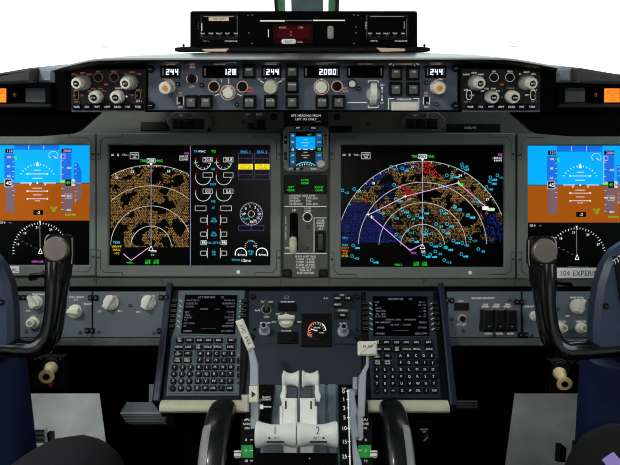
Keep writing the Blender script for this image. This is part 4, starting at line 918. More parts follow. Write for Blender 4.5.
# controls on the centre plate
for x, y in ((253, 297), (251.5, 337), (356.8, 297.5), (357, 338), (254, 329), (357, 330)):
    b = q(); b.cyl(x, y, 3 if y in (297, 297.5, 337, 338) else 1.6, 0, 4 * MM, 'black', 16, 1 * MM); b.line(x - 1.4, y, x + 1.4, y, .4, 4.2 * MM, 'panel_grey'); b.obj('fastener', fa)
b = q(); b.cyl(266.5, 310, 5, 0, 2 * MM, 'black', 20, .5 * MM); b.arc(266.5, 310, 4.6, .7, 2.2 * MM, 'knob_grey'); u = b.p(266.5, 310); b.sweep([(u[0], u[1], 1 * MM), (u[0], u[1] + .008, 16 * MM), (u[0], u[1] + .01, 20 * MM)], [2.5 * MM, 4 * MM, 3 * MM], 'steel', 12); b.obj('fuel_flow_switch', fa)
def metalk(x, y, name):
    b = q(); b.lathe(x, y, [(5.6, 0), (5.6, 6 * MM), (4.2, 8 * MM), (3.2, 12 * MM), (4, 22 * MM), (3.2, 26 * MM)], 'lever_grey', 20, .03); b.cyl(x, y, 2.2, 26 * MM, 28 * MM, 'black', 12); b.obj(name, fa)
metalk(264.6, 331.5, 'rate_knob'); metalk(343, 332.5, 'display_transfer_knob')
b = q(); b.rect(278, 303.2, 296.5, 311.4, 0, 4 * MM, 'black', 1 * MM, 1.4); b.obj('annunciator', fa)
b = q(); b.rect(277.5, 332, 298, 344, 0, 3 * MM, 'black', 1 * MM); b.rect(290, 334.5, 296, 342, 3 * MM, 6 * MM, 'black_gloss', 1 * MM); b.obj('annunciator', fa)
b = q(); x, y, r = 286.3, 321.5, 7.3; b.lathe(x, y, [(r, 0), (r, 4 * MM), (r * .85, 6 * MM), (r * .8, 10 * MM)], 'cream', 24)
u = b.p(x, y); su = b.fr.su(x, y); b.prism_uv([(u[0] + a * su, u[1] + c * su) for a, c in ((-8, -2.2), (8.5, -1.6), (8.5, 2.4), (-8, 2.4))], 9 * MM, 20 * MM, 'cream', 2 * MM); b.obj('autobrake_knob', fa, label='cream bar-shaped selector')
b = q(); b.rect(301.5, 314.5, 331.5, 347, 0, 4 * MM, 'black', 1.5 * MM); o = b.obj('brake_gauge', fa, label='round black pressure gauge with orange and white scale')
b = q(); x, y = 317, 331.5; su = b.fr.su(x, y); u = b.p(x, y)
b.lathe(x, y, [(10.8, 4 * MM), (10.8, 7 * MM), (9.8, 7.5 * MM), (9.6, 5 * MM)], 'black_gloss', 32)
def garc(r, wd, a0, a1, m, n=18):
    for i in range(n):
        g0 = R(a0 + (a1 - a0) * i / n); g1 = R(a0 + (a1 - a0) * (i + 1) / n)
        b.add([(u[0] + k * su * math.cos(g), u[1] + k * su * math.sin(g), 5.6 * MM) for k, g in ((r - wd / 2, g0), (r + wd / 2, g0), (r + wd / 2, g1), (r - wd / 2, g1))], [(0, 1, 2, 3)], m)
garc(8.6, 1.1, 100, 235, 't_orange'); garc(8.6, 1.0, 60, 95, 't_dim'); garc(8.6, 1, 0, 55, 't_white')
for a in range(0, 240, 20): g = R(a); garc(7.2, 2.2, a - 2, a + 2, 't_pink' if a > 90 else 't_white', 1)
g0 = u
b.text('BRAKE', x, y - 2.6, 1.6, 5.6 * MM, 't_white'); b.text('PSI', x - 1, y + .4, 1.6, 5.6 * MM, 't_white'); b.text('X1000', x + 4.5, y + 2.5, 1.3, 5.6 * MM, 't_white')
b.line(x, y + .5, x - 6, y - 1, .9, 6 * MM, 't_white'); b.obj('gauge_dial', o)
b = q(); b.rect(331.8, 294, 356.6, 344.5, 0, 2 * MM, 'aisle_blue', .8 * MM); b.fill(333, 295, 355.5, 309.5, 2.15 * MM, 'panel_dark'); b.fill(334, 312.5, 351, 320, 2.15 * MM, 'panel_dark'); b.obj('display_switch_plate', fa)
for x, y, tx in ((337.3, 299.6, 'ENG'), (347.6, 299.6, 'C/R'), (337.4, 306, 'INFO'), (342.3, 316.6, 'XFR')):
    b = q(); b.rect(x - 4, y - 2, x + 4, y + 2.2, 2 * MM, 6 * MM, 'black', 1 * MM, .8); b.text(tx, x, y, 2, 6.2 * MM, 't_key'); b.obj('push_button', fa)
b = q(); W = .4 * MM
for tx, x, y in (('FUEL FLOW', 267, 301.8), ('RATE', 257.5, 310.5), ('USED', 266.5, 316.8), ('AUTO BRAKE', 287.5, 301.9), ('RTO', 274, 322), ('OFF', 278, 314), ('MAX', 299.5, 322), ('1', 281, 312.8), ('SPEED REF', 265.3, 323), ('ANTISKID', 286, 331), ('A 13', 326, 298.4)): b.text(tx, x, y, 1.6, W, 't_white')
b.text('MFD', 342, 295.6, 1.6, 2.4 * MM, 't_white'); b.text('COMPASS', 342.5, 311, 1.6, 2.4 * MM, 't_white'); b.text('N1 SET', 343, 324, 1.6, 2.4 * MM, 't_white')
b.line(286, 312.5, 285.5, 315, .5, W, 't_white'); b.line(279, 317, 281, 318.5, .5, W, 't_white'); b.outline(284.5, 296, 288.5, 298.5, .4, W, 't_dim')
b.obj('lettering', fa)
b = q()
for p in ((255, 343.5, 275, 343.5), (255, 343.5, 255, 338), (300, 313.5, 331.5, 313.5), (252, 346, 360, 346)): b.line(*p, .5, .3 * MM, 'navy')
b.obj('panel_seam', fa)

# keypad units
def cdu(side, label):
    L = side < 0
    c = 206 if L else 400
    t = thing('keypad_unit', label, 'keypad unit', FC, c, 345, 'flight computer keypad units')
    q = lambda: B(FC, c, 345)
    if L: body = [(174, 290.5), (248, 290.5), (247.5, 345), (243, 401), (161.5, 401), (168, 345)]
    else: body = [(361.8, 292), (437.5, 292), (443, 345), (448.5, 402), (367, 402), (364, 345)]
    pm = 'unit_teal' if L else 'aisle_blue'
    b = q(); b.prism(body, -6 * MM, 2 * MM, 'black', 1 * MM); b.obj('case', t)
    if L: face = [(179, 291.5), (245, 291.5), (242.5, 330), (241, 339.5), (239.5, 396.5), (166.5, 396.5), (171.5, 340), (174.5, 331)]
    else: face = [(366, 293), (432.6, 293), (436, 332), (436.8, 341), (440.5, 398.5), (371, 398.5), (369, 341), (368, 332)]
    b = q(); b.prism(face, 2 * MM, 5 * MM, pm, 1 * MM); b.obj('faceplate', t)
    sc = [(185.8, 296.3), (237.8, 296.8), (235.6, 336), (181.3, 335)] if L else [(372.3, 298), (426.3, 298), (429, 337.5), (373, 337.5)]
    b = q(); mx = sum(p[0] for p in sc) / 4; my = sum(p[1] for p in sc) / 4
    b.prism([(mx + (x - mx) * 1.06, my + (y - my) * 1.08) for x, y in sc], 5 * MM, 6.5 * MM, pm, .8 * MM); b.prism(sc, 6.5 * MM, 6.9 * MM, 'screen_glass')
    W = 7.2 * MM
    rows = ([(.07, 'c', 'ACT PERF INIT      1/2', 2.4), (.15, 'l', 'GR WT/CRZ CG', 1.6), (.15, 'r', 'TRIP/CRZ ALT', 1.6), (.23, 'l', '122.5/21.7%', 2.2), (.23, 'r', 'FL410/FL410', 2.2), (.31, 'l', 'PLAN/FUEL', 1.6), (.31, 'r', 'CRZ WIND', 1.6), (.37, 'c', '10.0/KLB          ---/---', 2), (.45, 'l', 'ZFW', 1.8), (.45, 'r', 'T/C OAT', 1.8), (.52, 'l', '110.5', 2.2), (.52, 'r', '------C', 2), (.59, 'l', 'RESERVES', 1.7), (.59, 'r', 'TRANS ALT', 1.7), (.66, 'l', '5.0', 2.2), (.66, 'r', '18000', 2.2), (.74, 'l', 'COST INDEX', 1.7), (.74, 'r', 'PERF INIT', 1.7), (.81, 'l', '50', 2.2), (.81, 'r', 'REQUEST>', 2.2), (.875, 'c', '------------------------', 1.8), (.94, 'l', '<INDEX', 2.4), (.94, 'r', 'N1 LIMIT>', 2.4)] if L else
            [(.07, 'c', 'TAKEOFF REF      1/2', 2.4), (.15, 'l', 'FLAPS', 1.6), (.15, 'r', 'QRH  V1', 1.6), (.22, 'l', '10', 2.2), (.22, 'r', '133  133', 2), (.3, 'l', ' 26K N1', 1.7), (.3, 'r', '>  VR', 1.6), (.37, 'l', ' 93.6/ 93.6', 2.2), (.37, 'r', '---  136', 2), (.45, 'l', ' CG    TRIM', 1.8), (.45, 'r', 'V2', 1.6), (.51, 'l', '21.7% 5.60', 2.2), (.51, 'r', '>>>  141', 2), (.59, 'c', 'RUNWAY COND     WIND/SLOPE', 1.8), (.66, 'l', 'DRY GRADIENT', 2), (.66, 'r', '000/00.0', 2), (.72, 'c', 'SEL TEMP  --- TO SHIFT', 1.8), (.79, 'l', '   RW08R', 2), (.79, 'r', 'STATUS>', 2), (.86, 'c', '------------------------', 1.8), (.94, 'l', '<INDEX', 2.4), (.94, 'r', 'QRH OFF>', 2.4)])
    for f, al, tx, h in rows:
        yy = sc[0][1] + (sc[3][1] - sc[0][1]) * f; xl = sc[0][0] + (sc[3][0] - sc[0][0]) * f; xr = sc[1][0] + (sc[2][0] - sc[1][0]) * f
        b.text(tx, (xl + xr) / 2 if al == 'c' else xl + 2 if al == 'l' else xr - 2, yy, h * .82, W, 't_cdu', al, .92)
    b.obj('screen', t)
    for k in range(6):
        yy = (302.3 if L else 304.8) + k * 5.1; f = k / 5
        for sd in (0, 1):
            x = ((175.2 - 2.6 * f) if sd == 0 else (244.6 - 1.6 * f)) if L else ((364.8 + .6 * f) if sd == 0 else (434.6 + 2.2 * f))
            b = q(); b.rect(x - 3, yy - 1.7, x + 3, yy + 1.7, 2 * MM, 8 * MM, 'black', .8 * MM); b.outline(x - 2.2, yy - 1, x + 2.2, yy + 1, .3, 8.2 * MM, 'panel_grey'); b.obj('line_select_key', t)
    for sd in (0, 1):
        b = q()
        for k in range(6):
            yy = (302.3 if L else 304.8) + k * 5.1; f = k / 5
            x = ((181.8 - 2.8 * f) if sd == 0 else (241.2 - 1.6 * f)) if L else ((370.3 + .8 * f) if sd == 0 else (430.6 + 1.6 * f)); s_ = 1 if sd == 0 else -1
            b.line(x - 1.5 * s_, yy - .6, x + 1.2 * s_, yy + 1.2, .6, 7 * MM, 't_key')
        b.obj('tick_marks', t)
    # seams round the key groups
    if L:
        ys = [342, 348.7, 355.2, 361.8, 368.8, 375.6, 382.6, 389.6]
        A6 = [[180.5, 190, 200, 209.3, 219, 232], [179.8, 189.3, 199, 208.7, 218.5, 231]]; B2 = [[179, 188.5], [178.2, 188]]
        A5 = [[201, 209, 217, 225, 232.4], [200.5, 208.5, 216.6, 224.6, 232], [199.8, 207.7, 215.7, 223.5, 231.4], [199.2, 207, 215, 223, 230.8], [198.5, 206.4, 214.4, 222.3, 230.4], [197.8, 205.8, 213.8, 221.8, 230]]
        N3 = [[175.4, 183.4, 191.2], [174.6, 182.6, 190.4], [174, 181.8, 189.8], [173.3, 181.3, 189.2]]
    else:
        ys = [344.2, 351, 357.6, 364.3, 371.2, 378.2, 385.2, 392.2]
        A6 = [[376.5, 386, 396, 405.6, 415.6, 427.8], [376.8, 386.5, 396.3, 406.4, 416, 428.5]]; B2 = [[376.8, 387], [377, 387]]
        A5 = [[399.6, 407.4, 415.2, 423, 430.8], [400, 408, 416, 423.7, 431.5], [400.2, 408.2, 416.2, 424, 432], [400.6, 408.6, 416.6, 424.5, 432.5], [401, 409, 417, 425, 433], [401.4, 409.4, 417.4, 425.3, 433.5]]
        N3 = [[376, 384, 392], [376.2, 384.2, 392.1], [376.4, 384.3, 392.2], [376.6, 384.6, 392.5]]
    def key(x, y, hw, hh, tx, two=None, rnd=False):
        b = q()
        if rnd: b.cyl(x, y, 3.1, 5 * MM, 9 * MM, 'black', 18, .8 * MM)
        else: b.rect(x - hw, y - hh, x + hw, y + hh, 5 * MM, 9 * MM, 'black', .9 * MM, .6)
        if two: b.text(tx, x, y - 1.1, 1.7, 9.25 * MM, 't_key', 'c', .9); b.text(two, x, y + 1.1, 1.7, 9.25 * MM, 't_key', 'c', .9)
        else: b.text(tx, x, y, 2.6 if len(tx) == 1 else 2.0, 9.25 * MM, 't_key', 'c', .95)
        b.obj('key', t)
    for r, labs in enumerate(((('INIT', 'REF'), ('RTE',), ('CLB',), ('CRZ',), ('DES',), ('BRT',)), (('MENU',), ('LEGS',), ('DEP', 'ARR'), ('HOLD',), ('PROG',), ('EXEC',)))):
        for x, l in zip(A6[r], labs): key(x, ys[r], 4.1 if x < (225 if L else 420) else 4.4, 2.5, *l)
    for r, labs in enumerate(((('N1', 'LIMIT'), ('FIX',)), (('PREV', 'PAGE'), ('NEXT', 'PAGE')))):
        for x, l in zip(B2[r], labs): key(x, ys[2 + r], 4, 2.5, *l)
    for r, labs in enumerate(('ABCDE', 'FGHIJ', 'KLMNO', 'PQRST', 'UVWXY', ('Z', 'SP', 'DEL', '/', 'CLR'))):
        for x, l in zip(A5[r], labs): key(x, ys[2 + r], 3.2, 2.6, l)
    for r, labs in enumerate(('123', '456', '789', ('.', '0', '+/-'))):
        for x, l in zip(N3[r], labs): key(x, ys[4 + r], 3, 2.7, l, None, True)
    b = q(); e = 238.5 if L else 437
    for k, y in enumerate((362, 370, 377)): b.rect(e - 1.2 + (0 if L else k * .3), y - 2.6, e + 1.2 + (0 if L else k * .3), y + 2.6, 5 * MM, 6 * MM, 'black', .3 * MM)
    b.disc(e, 384, 1.2, 5.3 * MM, 'black', 10); b.disc(e + .4, 356 if L else 361, .8, 5.3 * MM, 'orange_mark', 8); b.obj('annunciator', t)
    b = q(); W = 5.2 * MM; x0 = 166.5 if L else 371
    if L: pp = [(194.5, 396 - 4), (168.5, 392)], [(196, 352.5), (195, 365)], [(225.4, 339.5), (225.4, 345)], [(226, 345.4), (238, 345.4)], [(236.8, 346), (236.8, 351)], [(196, 352.5), (199, 352.3)], [(169, 386), (168.5, 394.5)], [(168.5, 394.5), (238, 394.5)]
    else: pp = [(394, 355), (394.4, 367)], [(394, 355), (398, 354.8)], [(421.6, 341.5), (421.8, 347)], [(422.4, 347.5), (435, 347.5)], [(372.6, 388), (372.8, 396.8)], [(372.8, 396.8), (438.5, 396.8)], [(383, 368), (394.4, 367.8)], [(438, 390), (438.5, 396.8)]
    for (a, c2) in pp: b.line(*a, *c2, .5, W, 'black')
    b.obj('key_group_line', t)
cdu(-1, 'left keypad unit with greenish face and ACT PERF INIT page beside the speed brake lever')
cdu(1, 'right keypad unit with dark blue face and TAKEOFF REF page behind the flap lever')

# ================================================================== THROTTLE QUADRANT
tq = thing('throttle_quadrant', 'black and blue-grey throttle quadrant with lever slots and white scales', 'throttle quadrant', FQ, 305, 420)
q = lambda: B(FQ, 305, 420)
b = q(); b.prism([(250, 384), (366, 384), (381, 540), (228, 540)], -40 * MM, -1 * MM, 'black', 2 * MM); b.obj('quadrant_body', tq)
b = q(); b.prism([(264, 385), (338, 385), (342, 540), (256, 540)], -5 * MM, 1 * MM, 'bed_blue', 1 * MM); b.obj('lever_bed', tq)
for x0, x1 in ((318, 325), (328, 336)):
    b = q(); b.prism([(x0, 386), (x1, 386), (x1 + 1, 480), (x0 + 1, 480)], 1 * MM, 6 * MM, 'bed_blue', 1.5 * MM); b.obj('rail', tq)
b = q(); b.prism([(259, 388), (275, 388), (269.5, 440), (251.5, 440)], 0, 9 * MM, 'black', 1.5 * MM)
b.text('FLIGHT', 266.5, 401, 1.8, 9.3 * MM, 't_white'); b.text('DETENT', 266.5, 403.4, 1.8, 9.3 * MM, 't_white'); b.fill(260.5, 408.5, 263.5, 413, 9.3 * MM, 't_white'); b.line(263, 410.8, 271.5, 410.8, .9, 9.3 * MM, 't_white'); b.disc(262.5, 418.5, 1.2, 9.3 * MM, 'aisle_blue', 10); b.disc(264, 395, .8, 9.3 * MM, 'panel_grey', 8); b.obj('speed_brake_scale', tq)
b = q(); b.prism([(338.5, 391), (349, 391), (356.5, 480), (341, 480)], 0, 8 * MM, 'black', 1 * MM)
for tx, x, y in (('FLAP', 344, 391.8), ('0', 343.3, 394.8), ('1', 343.6, 402.8), ('2', 344, 411.5), ('5', 344.4, 421), ('10', 344, 431.8), ('15', 344.3, 445.2), ('25', 344.5, 460)): b.text(tx, x, y, 1.5 if tx == 'FLAP' else 3.9, 8.3 * MM, 't_white', 'c', .95)
for x, y in ((347.2, 394.8), (347.4, 402.8), (347.6, 411.5), (347.9, 421), (348.2, 431.8), (348.5, 445.2), (348.8, 460)): b.line(x - 1, y, x + 1.8, y, .8, 8.3 * MM, 't_white')
b.line(347.8, 393, 350, 475, 1.2, 8.3 * MM, 't_white'); b.obj('flap_scale', tq)
b = q(); b.prism([(348.5, 393), (356, 393), (354.5, 400), (357.5, 418), (356, 421), (359, 440), (355, 442), (357, 452), (362, 470), (354, 480), (352, 452), (350, 430), (349.5, 412)], 2 * MM, 12 * MM, 'lever_grey', 2 * MM); b.obj('flap_gate', tq)
b = q(); b.prism([(352.5, 384), (357, 384), (357, 396), (352.5, 396)], 2 * MM, 18 * MM, 'lever_grey', 1.5 * MM); b.obj('detent_pin', tq)
def trimscale(x0, x1, sg, lab):
    t = b = q(); b.prism([(x0, 420), (x1, 420), (x1 + sg * 2, 480), (x0 + sg * 2, 480)], -4 * MM, 4 * MM, 'black', 1 * MM)
    xm = (x0 + x1) / 2
    for k, tx in enumerate(('APU', 'NOSE', 'DN')): b.text(tx, xm, 421.5 + k * 4.2, 2.3, 4.3 * MM, 't_white')
    b.prism([(x0 + .6, 447), (x1 - .6, 447), (x1 - .2, 459.5), (x0 + .2, 459.5)], 4 * MM, 4.6 * MM, 'green_band')
    for k, tx in enumerate(('0', '5', '10')): b.text(tx, xm + sg * 1, 442 + k * 10.5, 2.6, 5 * MM, 't_white'); b.line(xm - sg * 6, 442 + k * 10.5, xm - sg * 3, 442 + k * 10.5, .6, 5 * MM, 't_white')
    b.obj('trim_scale', tq, label='black trim scale with green band')
    b = q(); xx = x0 - 2.5 if sg < 0 else x1 + 2.5; b.rect(xx - 4, 453.5, xx + 3, 459, 2 * MM, 8 * MM, 'label_white', 1 * MM); b.line(xx - 3.8, 456.2, xx + 2.8, 456.2, 1.2, 8.2 * MM, 'red_plastic'); b.obj('trim_pointer', tq, label='white pointer with red stripe')
trimscale(241, 253.5, -1, ''); trimscale(357.5, 371.5, 1, '')
b = q(); b.prism([(257, 455), (337, 455), (340, 490), (254, 490)], 1 * MM, 9 * MM, 'black_matte', 4 * MM); b.disc(309.6, 462.5, .7, 9.3 * MM, 'print_white', 8); b.obj('lever_cover', tq)

# thrust levers
def thrust(sg, num, label):
    c = 309 if False else (276 if sg < 0 else 319)
    t = thing('thrust_lever', label, 'thrust lever', FL, c, 436, 'pair of thrust levers')
    q = lambda: B(FL, c, 436)
    A = (lambda x: x) if sg < 0 else (lambda x: 597 - x)
    AH = (lambda x: x) if sg < 0 else (lambda x: 593.6 - x)
    AU = (lambda x: x + 1) if sg < 0 else (lambda x: 601 - x - 1)
    def pr(b, pts, w0, w1, m, ch, A=A): b.prism([(A(x), y) for x, y in pts], w0, w1, m, ch)
    # handle: horizontal spool with flared outer end
    b = q(); x0, x1 = AH(256), AH(296.4); hy = 434
    P = []; rad = []
    for f, r in ((0, 9), (.02, 11.8), (.08, 12.4), (.18, 11), (.36, 9.4), (.6, 9.2), (.8, 10.2), (.94, 11.6), (.99, 11.4), (1, 10)):
        p = b.p(x0 + (x1 - x0) * f, hy); P.append((p[0], p[1], 12 * MM)); s_ = b.fr.su(276, 436); rad.append((r * s_ * 1.0, r * s_ * 1.04))
    b.sweep(P, rad, 'lever_white', 22)
    b.obj('handle', t)
    b = q(); xm = AH(276); fz = 12 * MM + 9.7 * b.fr.su(276, 436) + .0006
    b.text(num, xm, 429.4, 8, fz - .0014, 'label_black', 'c', .7); b.obj('number_marking', t)
    b = q(); b.text('A/T', xm + sg * -1.5, 436.6, 2.6, fz + .0004, 'label_black'); b.disc(xm - 5.5 * (1 if sg < 0 else -1), 436.6, 1.1, fz + .0002, 'label_black', 8); b.fill(xm - 8, 439.6, xm + 9, 441.4, fz - .0006, 'label_black'); b.obj('lettering', t)
    # upright arm of the reverse lever
    b = q(); pr(b, [(282, 398), (297, 398), (297, 426), (281, 426)], -14 * MM, 4 * MM, 'lever_white', 2.5 * MM)
    pr(b, [(279.8, 406), (283, 406), (283, 428), (279.8, 428)], -10 * MM, 7 * MM, 'lever_white', 1.5 * MM); b.obj('arm', t)
    b = q(); pr(b, [(285.2, 401), (286.8, 401), (286.8, 409), (285.2, 409)], 4 * MM, 4.4 * MM, 'black', 0); b.obj('arm_slot', t)
    b = q(); pr(b, [(283, 446), (297, 446), (297, 462), (284, 462)], -30 * MM, -6 * MM, 'lever_white', 2 * MM); b.obj('lower_arm', t)
    # reverse lever: spool handle on top, side cheek down
    b = q(); P = []; rad = []; s_ = b.fr.su(290, 378)
    for f, r in ((0, 7.8), (.06, 8.8), (.22, 6.8), (.5, 5.6), (.78, 6.8), (.94, 8.8), (1, 7.8)):
        p = b.p(AU(281.5) + (AU(298.2) - AU(281.5)) * f, 378.8); P.append((p[0], p[1], -12 * MM)); rad.append(r * s_)
    b.sweep(P, rad, 'lever_white', 20); 
    pr(b, [(280.6, 374), (284.4, 374), (285.2, 392), (284, 402), (280.4, 402), (278.8, 396), (281, 390)], -22 * MM, -4 * MM, 'lever_white', 1.5 * MM, AU); b.obj('reverse_lever', t)
    b = q(); pr(b, [(284.5, 386), (297.5, 386), (297.5, 398), (284.5, 398)], -34 * MM, -22 * MM, 'navy', 1 * MM); b.obj('link_block', t)
thrust(-1, '1', 'white thrust lever with number 1 on its spool-shaped handle')
thrust(1, '2', 'white thrust lever with number 2 on its spool-shaped handle')

# speed brake lever
FV = Fr(30, 245, 350, 0.90)
sb = thing('speed_brake_lever', 'tilted white-tipped grey speed brake lever in front of the left keypad', 'lever', FV, 256, 400)
q = lambda: B(FV, 256, 400)
b = q(); b.prism([(235.8, 321.5), (243.2, 319), (255.2, 347.5), (248.2, 351)], -4 * MM, 10 * MM, 'cream', 2.5 * MM); b.obj('handle', sb, label='cream handle with black lettering')
b = q()
d = Vector((12, 28)).normalized()
for k, ch in enumerate('SPD BRK'):
    if ch == ' ': continue
    a = math.atan2(d.y, d.x); x = 240.6 + d.x * (4 + k * 3.2); y = 322.4 + d.y * (4 + k * 3.2)
    bb = B(FV, 256, 400); bb.text(ch, x, y, 3.6, 10.3 * MM, 'label_black', 'c', .95)
    o_ = bb.p(x, y); ca, sa = math.cos(-a), math.sin(-a)
    b.add([(o_[0] + (v[0] - o_[0]) * ca - (v[1] - o_[1]) * sa, o_[1] + (v[0] - o_[0]) * sa + (v[1] - o_[1]) * ca, v[2]) for v in bb.v], bb.f, 'label_black')
b.obj('lettering', sb)
b = q(); b.prism([(248, 349), (253.5, 348), (258.2, 364), (258.5, 386), (249.8, 386), (250.5, 366)], -3 * MM, 4 * MM, 'lever_grey', 1.5 * MM); b.obj('shaft', sb)
b = q(); b.prism([(249.5, 386), (258.5, 386), (258.5, 402), (249.5, 402)], -8 * MM, 8 * MM, 'cream', 1.5 * MM); b.poly([(252, 390.5), (252, 397.5), (256.4, 394)], 8.2 * MM, 'label_black'); b.obj('indicator_block', sb, label='cream block with black arrow')
b = q(); b.prism([(241.5, 395), (248.8, 395), (248.8, 412), (243, 412)], -10 * MM, 4 * MM, 'ivory', 2 * MM); b.obj('hinge_block', sb)
b = q(); b.prism([(249.8, 402), (258, 402), (258, 430), (250, 430)], -60 * MM, -10 * MM, 'lever_grey', 1 * MM); b.obj('lower_arm', sb)
# flap lever
FF = Fr(30, 365, 360, 0.895)
fl = thing('flap_lever', 'grey flap lever with square cream FLAP handle in front of the right keypad', 'lever', FF, 360, 410)
q = lambda: B(FF, 360, 410)
b = q(); b.rect(357.8, 341.3, 376.6, 355.6, -8 * MM, 10 * MM, 'cream', 3 * MM, 1.5); b.text('FLAP', 367.3, 346.4, 3.0, 10.3 * MM, 'label_black', 'c', 1.1); b.obj('handle', fl, label='square cream handle with FLAP in black')
b = q(); b.prism([(366.2, 355), (369, 355), (369, 366), (366.4, 372), (364.6, 416), (360.6, 418), (357.8, 414), (358.8, 377), (366.2, 364)], -4 * MM, 4 * MM, 'lever_grey', 1.5 * MM); b.obj('shaft', fl)
b = q(); b.prism([(358.5, 412), (363.5, 412), (363.5, 440), (358.5, 440)], -70 * MM, -4 * MM, 'lever_grey', 1 * MM); b.obj('lower_arm', fl)

# trim wheels
def wheel(px0, px1, label, sg):
    d = .90; top = CAM + ray((px0 + px1) / 2, 414) * d; wd = (px1 - px0) * d / FPX
    r = .125; cz = top.z - r
    t = empty('trim_wheel', (top.x, top.y, cz), (0, 0, 0), label, 'trim wheel', 'pair of trim wheels')
    b = B(); n = 64
    prof = [(-.5, .70), (-.5, .93), (-.42, .975), (-.25, .998), (0, 1.0), (.25, .998), (.42, .975), (.5, .93), (.5, .70)]
    vs = []; fs = []; K = len(prof)
    for i in range(n):
        a = 2 * math.pi * i / n
        for x, rr in prof: vs.append((x * wd, rr * r * math.cos(a), rr * r * math.sin(a)))
    for i in range(n):
        j = (i + 1) % n
        for k in range(K): l = (k + 1) % K; fs.append((i * K + k, i * K + l, j * K + l, j * K + k))
    b.add(vs, fs, 'wheel_black'); b.obj('rim', t)
    b = B(); vs = []; fs = []  # grey strip paints the window gloss on the outboard half of the rim
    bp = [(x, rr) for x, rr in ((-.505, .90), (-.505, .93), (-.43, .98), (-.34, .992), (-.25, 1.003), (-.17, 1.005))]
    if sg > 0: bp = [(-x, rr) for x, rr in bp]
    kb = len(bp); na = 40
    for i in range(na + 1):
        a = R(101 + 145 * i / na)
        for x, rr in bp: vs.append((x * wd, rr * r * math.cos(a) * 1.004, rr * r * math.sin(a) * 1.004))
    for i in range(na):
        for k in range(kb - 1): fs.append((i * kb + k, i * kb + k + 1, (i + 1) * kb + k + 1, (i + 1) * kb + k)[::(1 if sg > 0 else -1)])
    b.add(vs, fs, 'sheen_grey'); b.obj('painted_sheen', t, label='pale grey painted sheen on the rim')
    b = B(); b.sweep([(-wd * .47, 0, 0), (wd * .47, 0, 0)], r * .90, 'wheel_black', 48); b.obj('disc', t)
    b = B(); b.sweep([(-wd * .7, 0, 0), (wd * .7, 0, 0)], r * .14, 'steel', 20); b.obj('axle', t)
wheel(205, 232, 'left trim wheel, black rim with pale painted sheen, below the left keypad', -1)
wheel(382.5, 408.5, 'right trim wheel, black rim with pale painted sheen, below the right keypad', 1)

# pedestal under the stand
pe = empty('pedestal', (0, .9, 0), (0, 0, 0), 'black pedestal box below the keypads reaching the floor', 'pedestal')
b = B(); b.box((-.235, -.02, 0), (-.112, .22, .585), 'black_matte'); b.box((.112, -.02, 0), (.235, .22, .585), 'black_matte'); b.box((-.112, .0, 0), (.112, .22, .56), 'black_matte'); b.obj('pedestal_box', pe)
b = B(); b.xprism([(-.45, 0), (0, 0), (0, .54), (-.06, .53), (-.45, .42)], -.085, .085, 'black_matte'); b.obj('centre_box', pe)
def relw(p, o): return Vector(p) - Vector(o)
FP = Fr(0, 430, 450, .98)
b = B(FP, 430, 450); b.rect(423, 444, 441, 466, 0, 3 * MM, 'black', 1 * MM); b.cyl(431.5, 459, 4, 3 * MM, 12 * MM, 'panel_dark', 18, 1 * MM); b.line(429.5, 461, 434, 457, 1.4, 12.3 * MM, 'print_dim'); b.text('BRIGHT', 431, 452.4, 1.7, 3.3 * MM, 't_dim'); b.text('OFF', 431, 455, 1.5, 3.3 * MM, 't_dim')
o = b.obj('flood_light_control'); o.location = FP.P(430, 450); o.rotation_euler = FP.rot; o.location.y = .8765; tag(o, 'small black rotary light control low on the right of the pedestal', 'control')

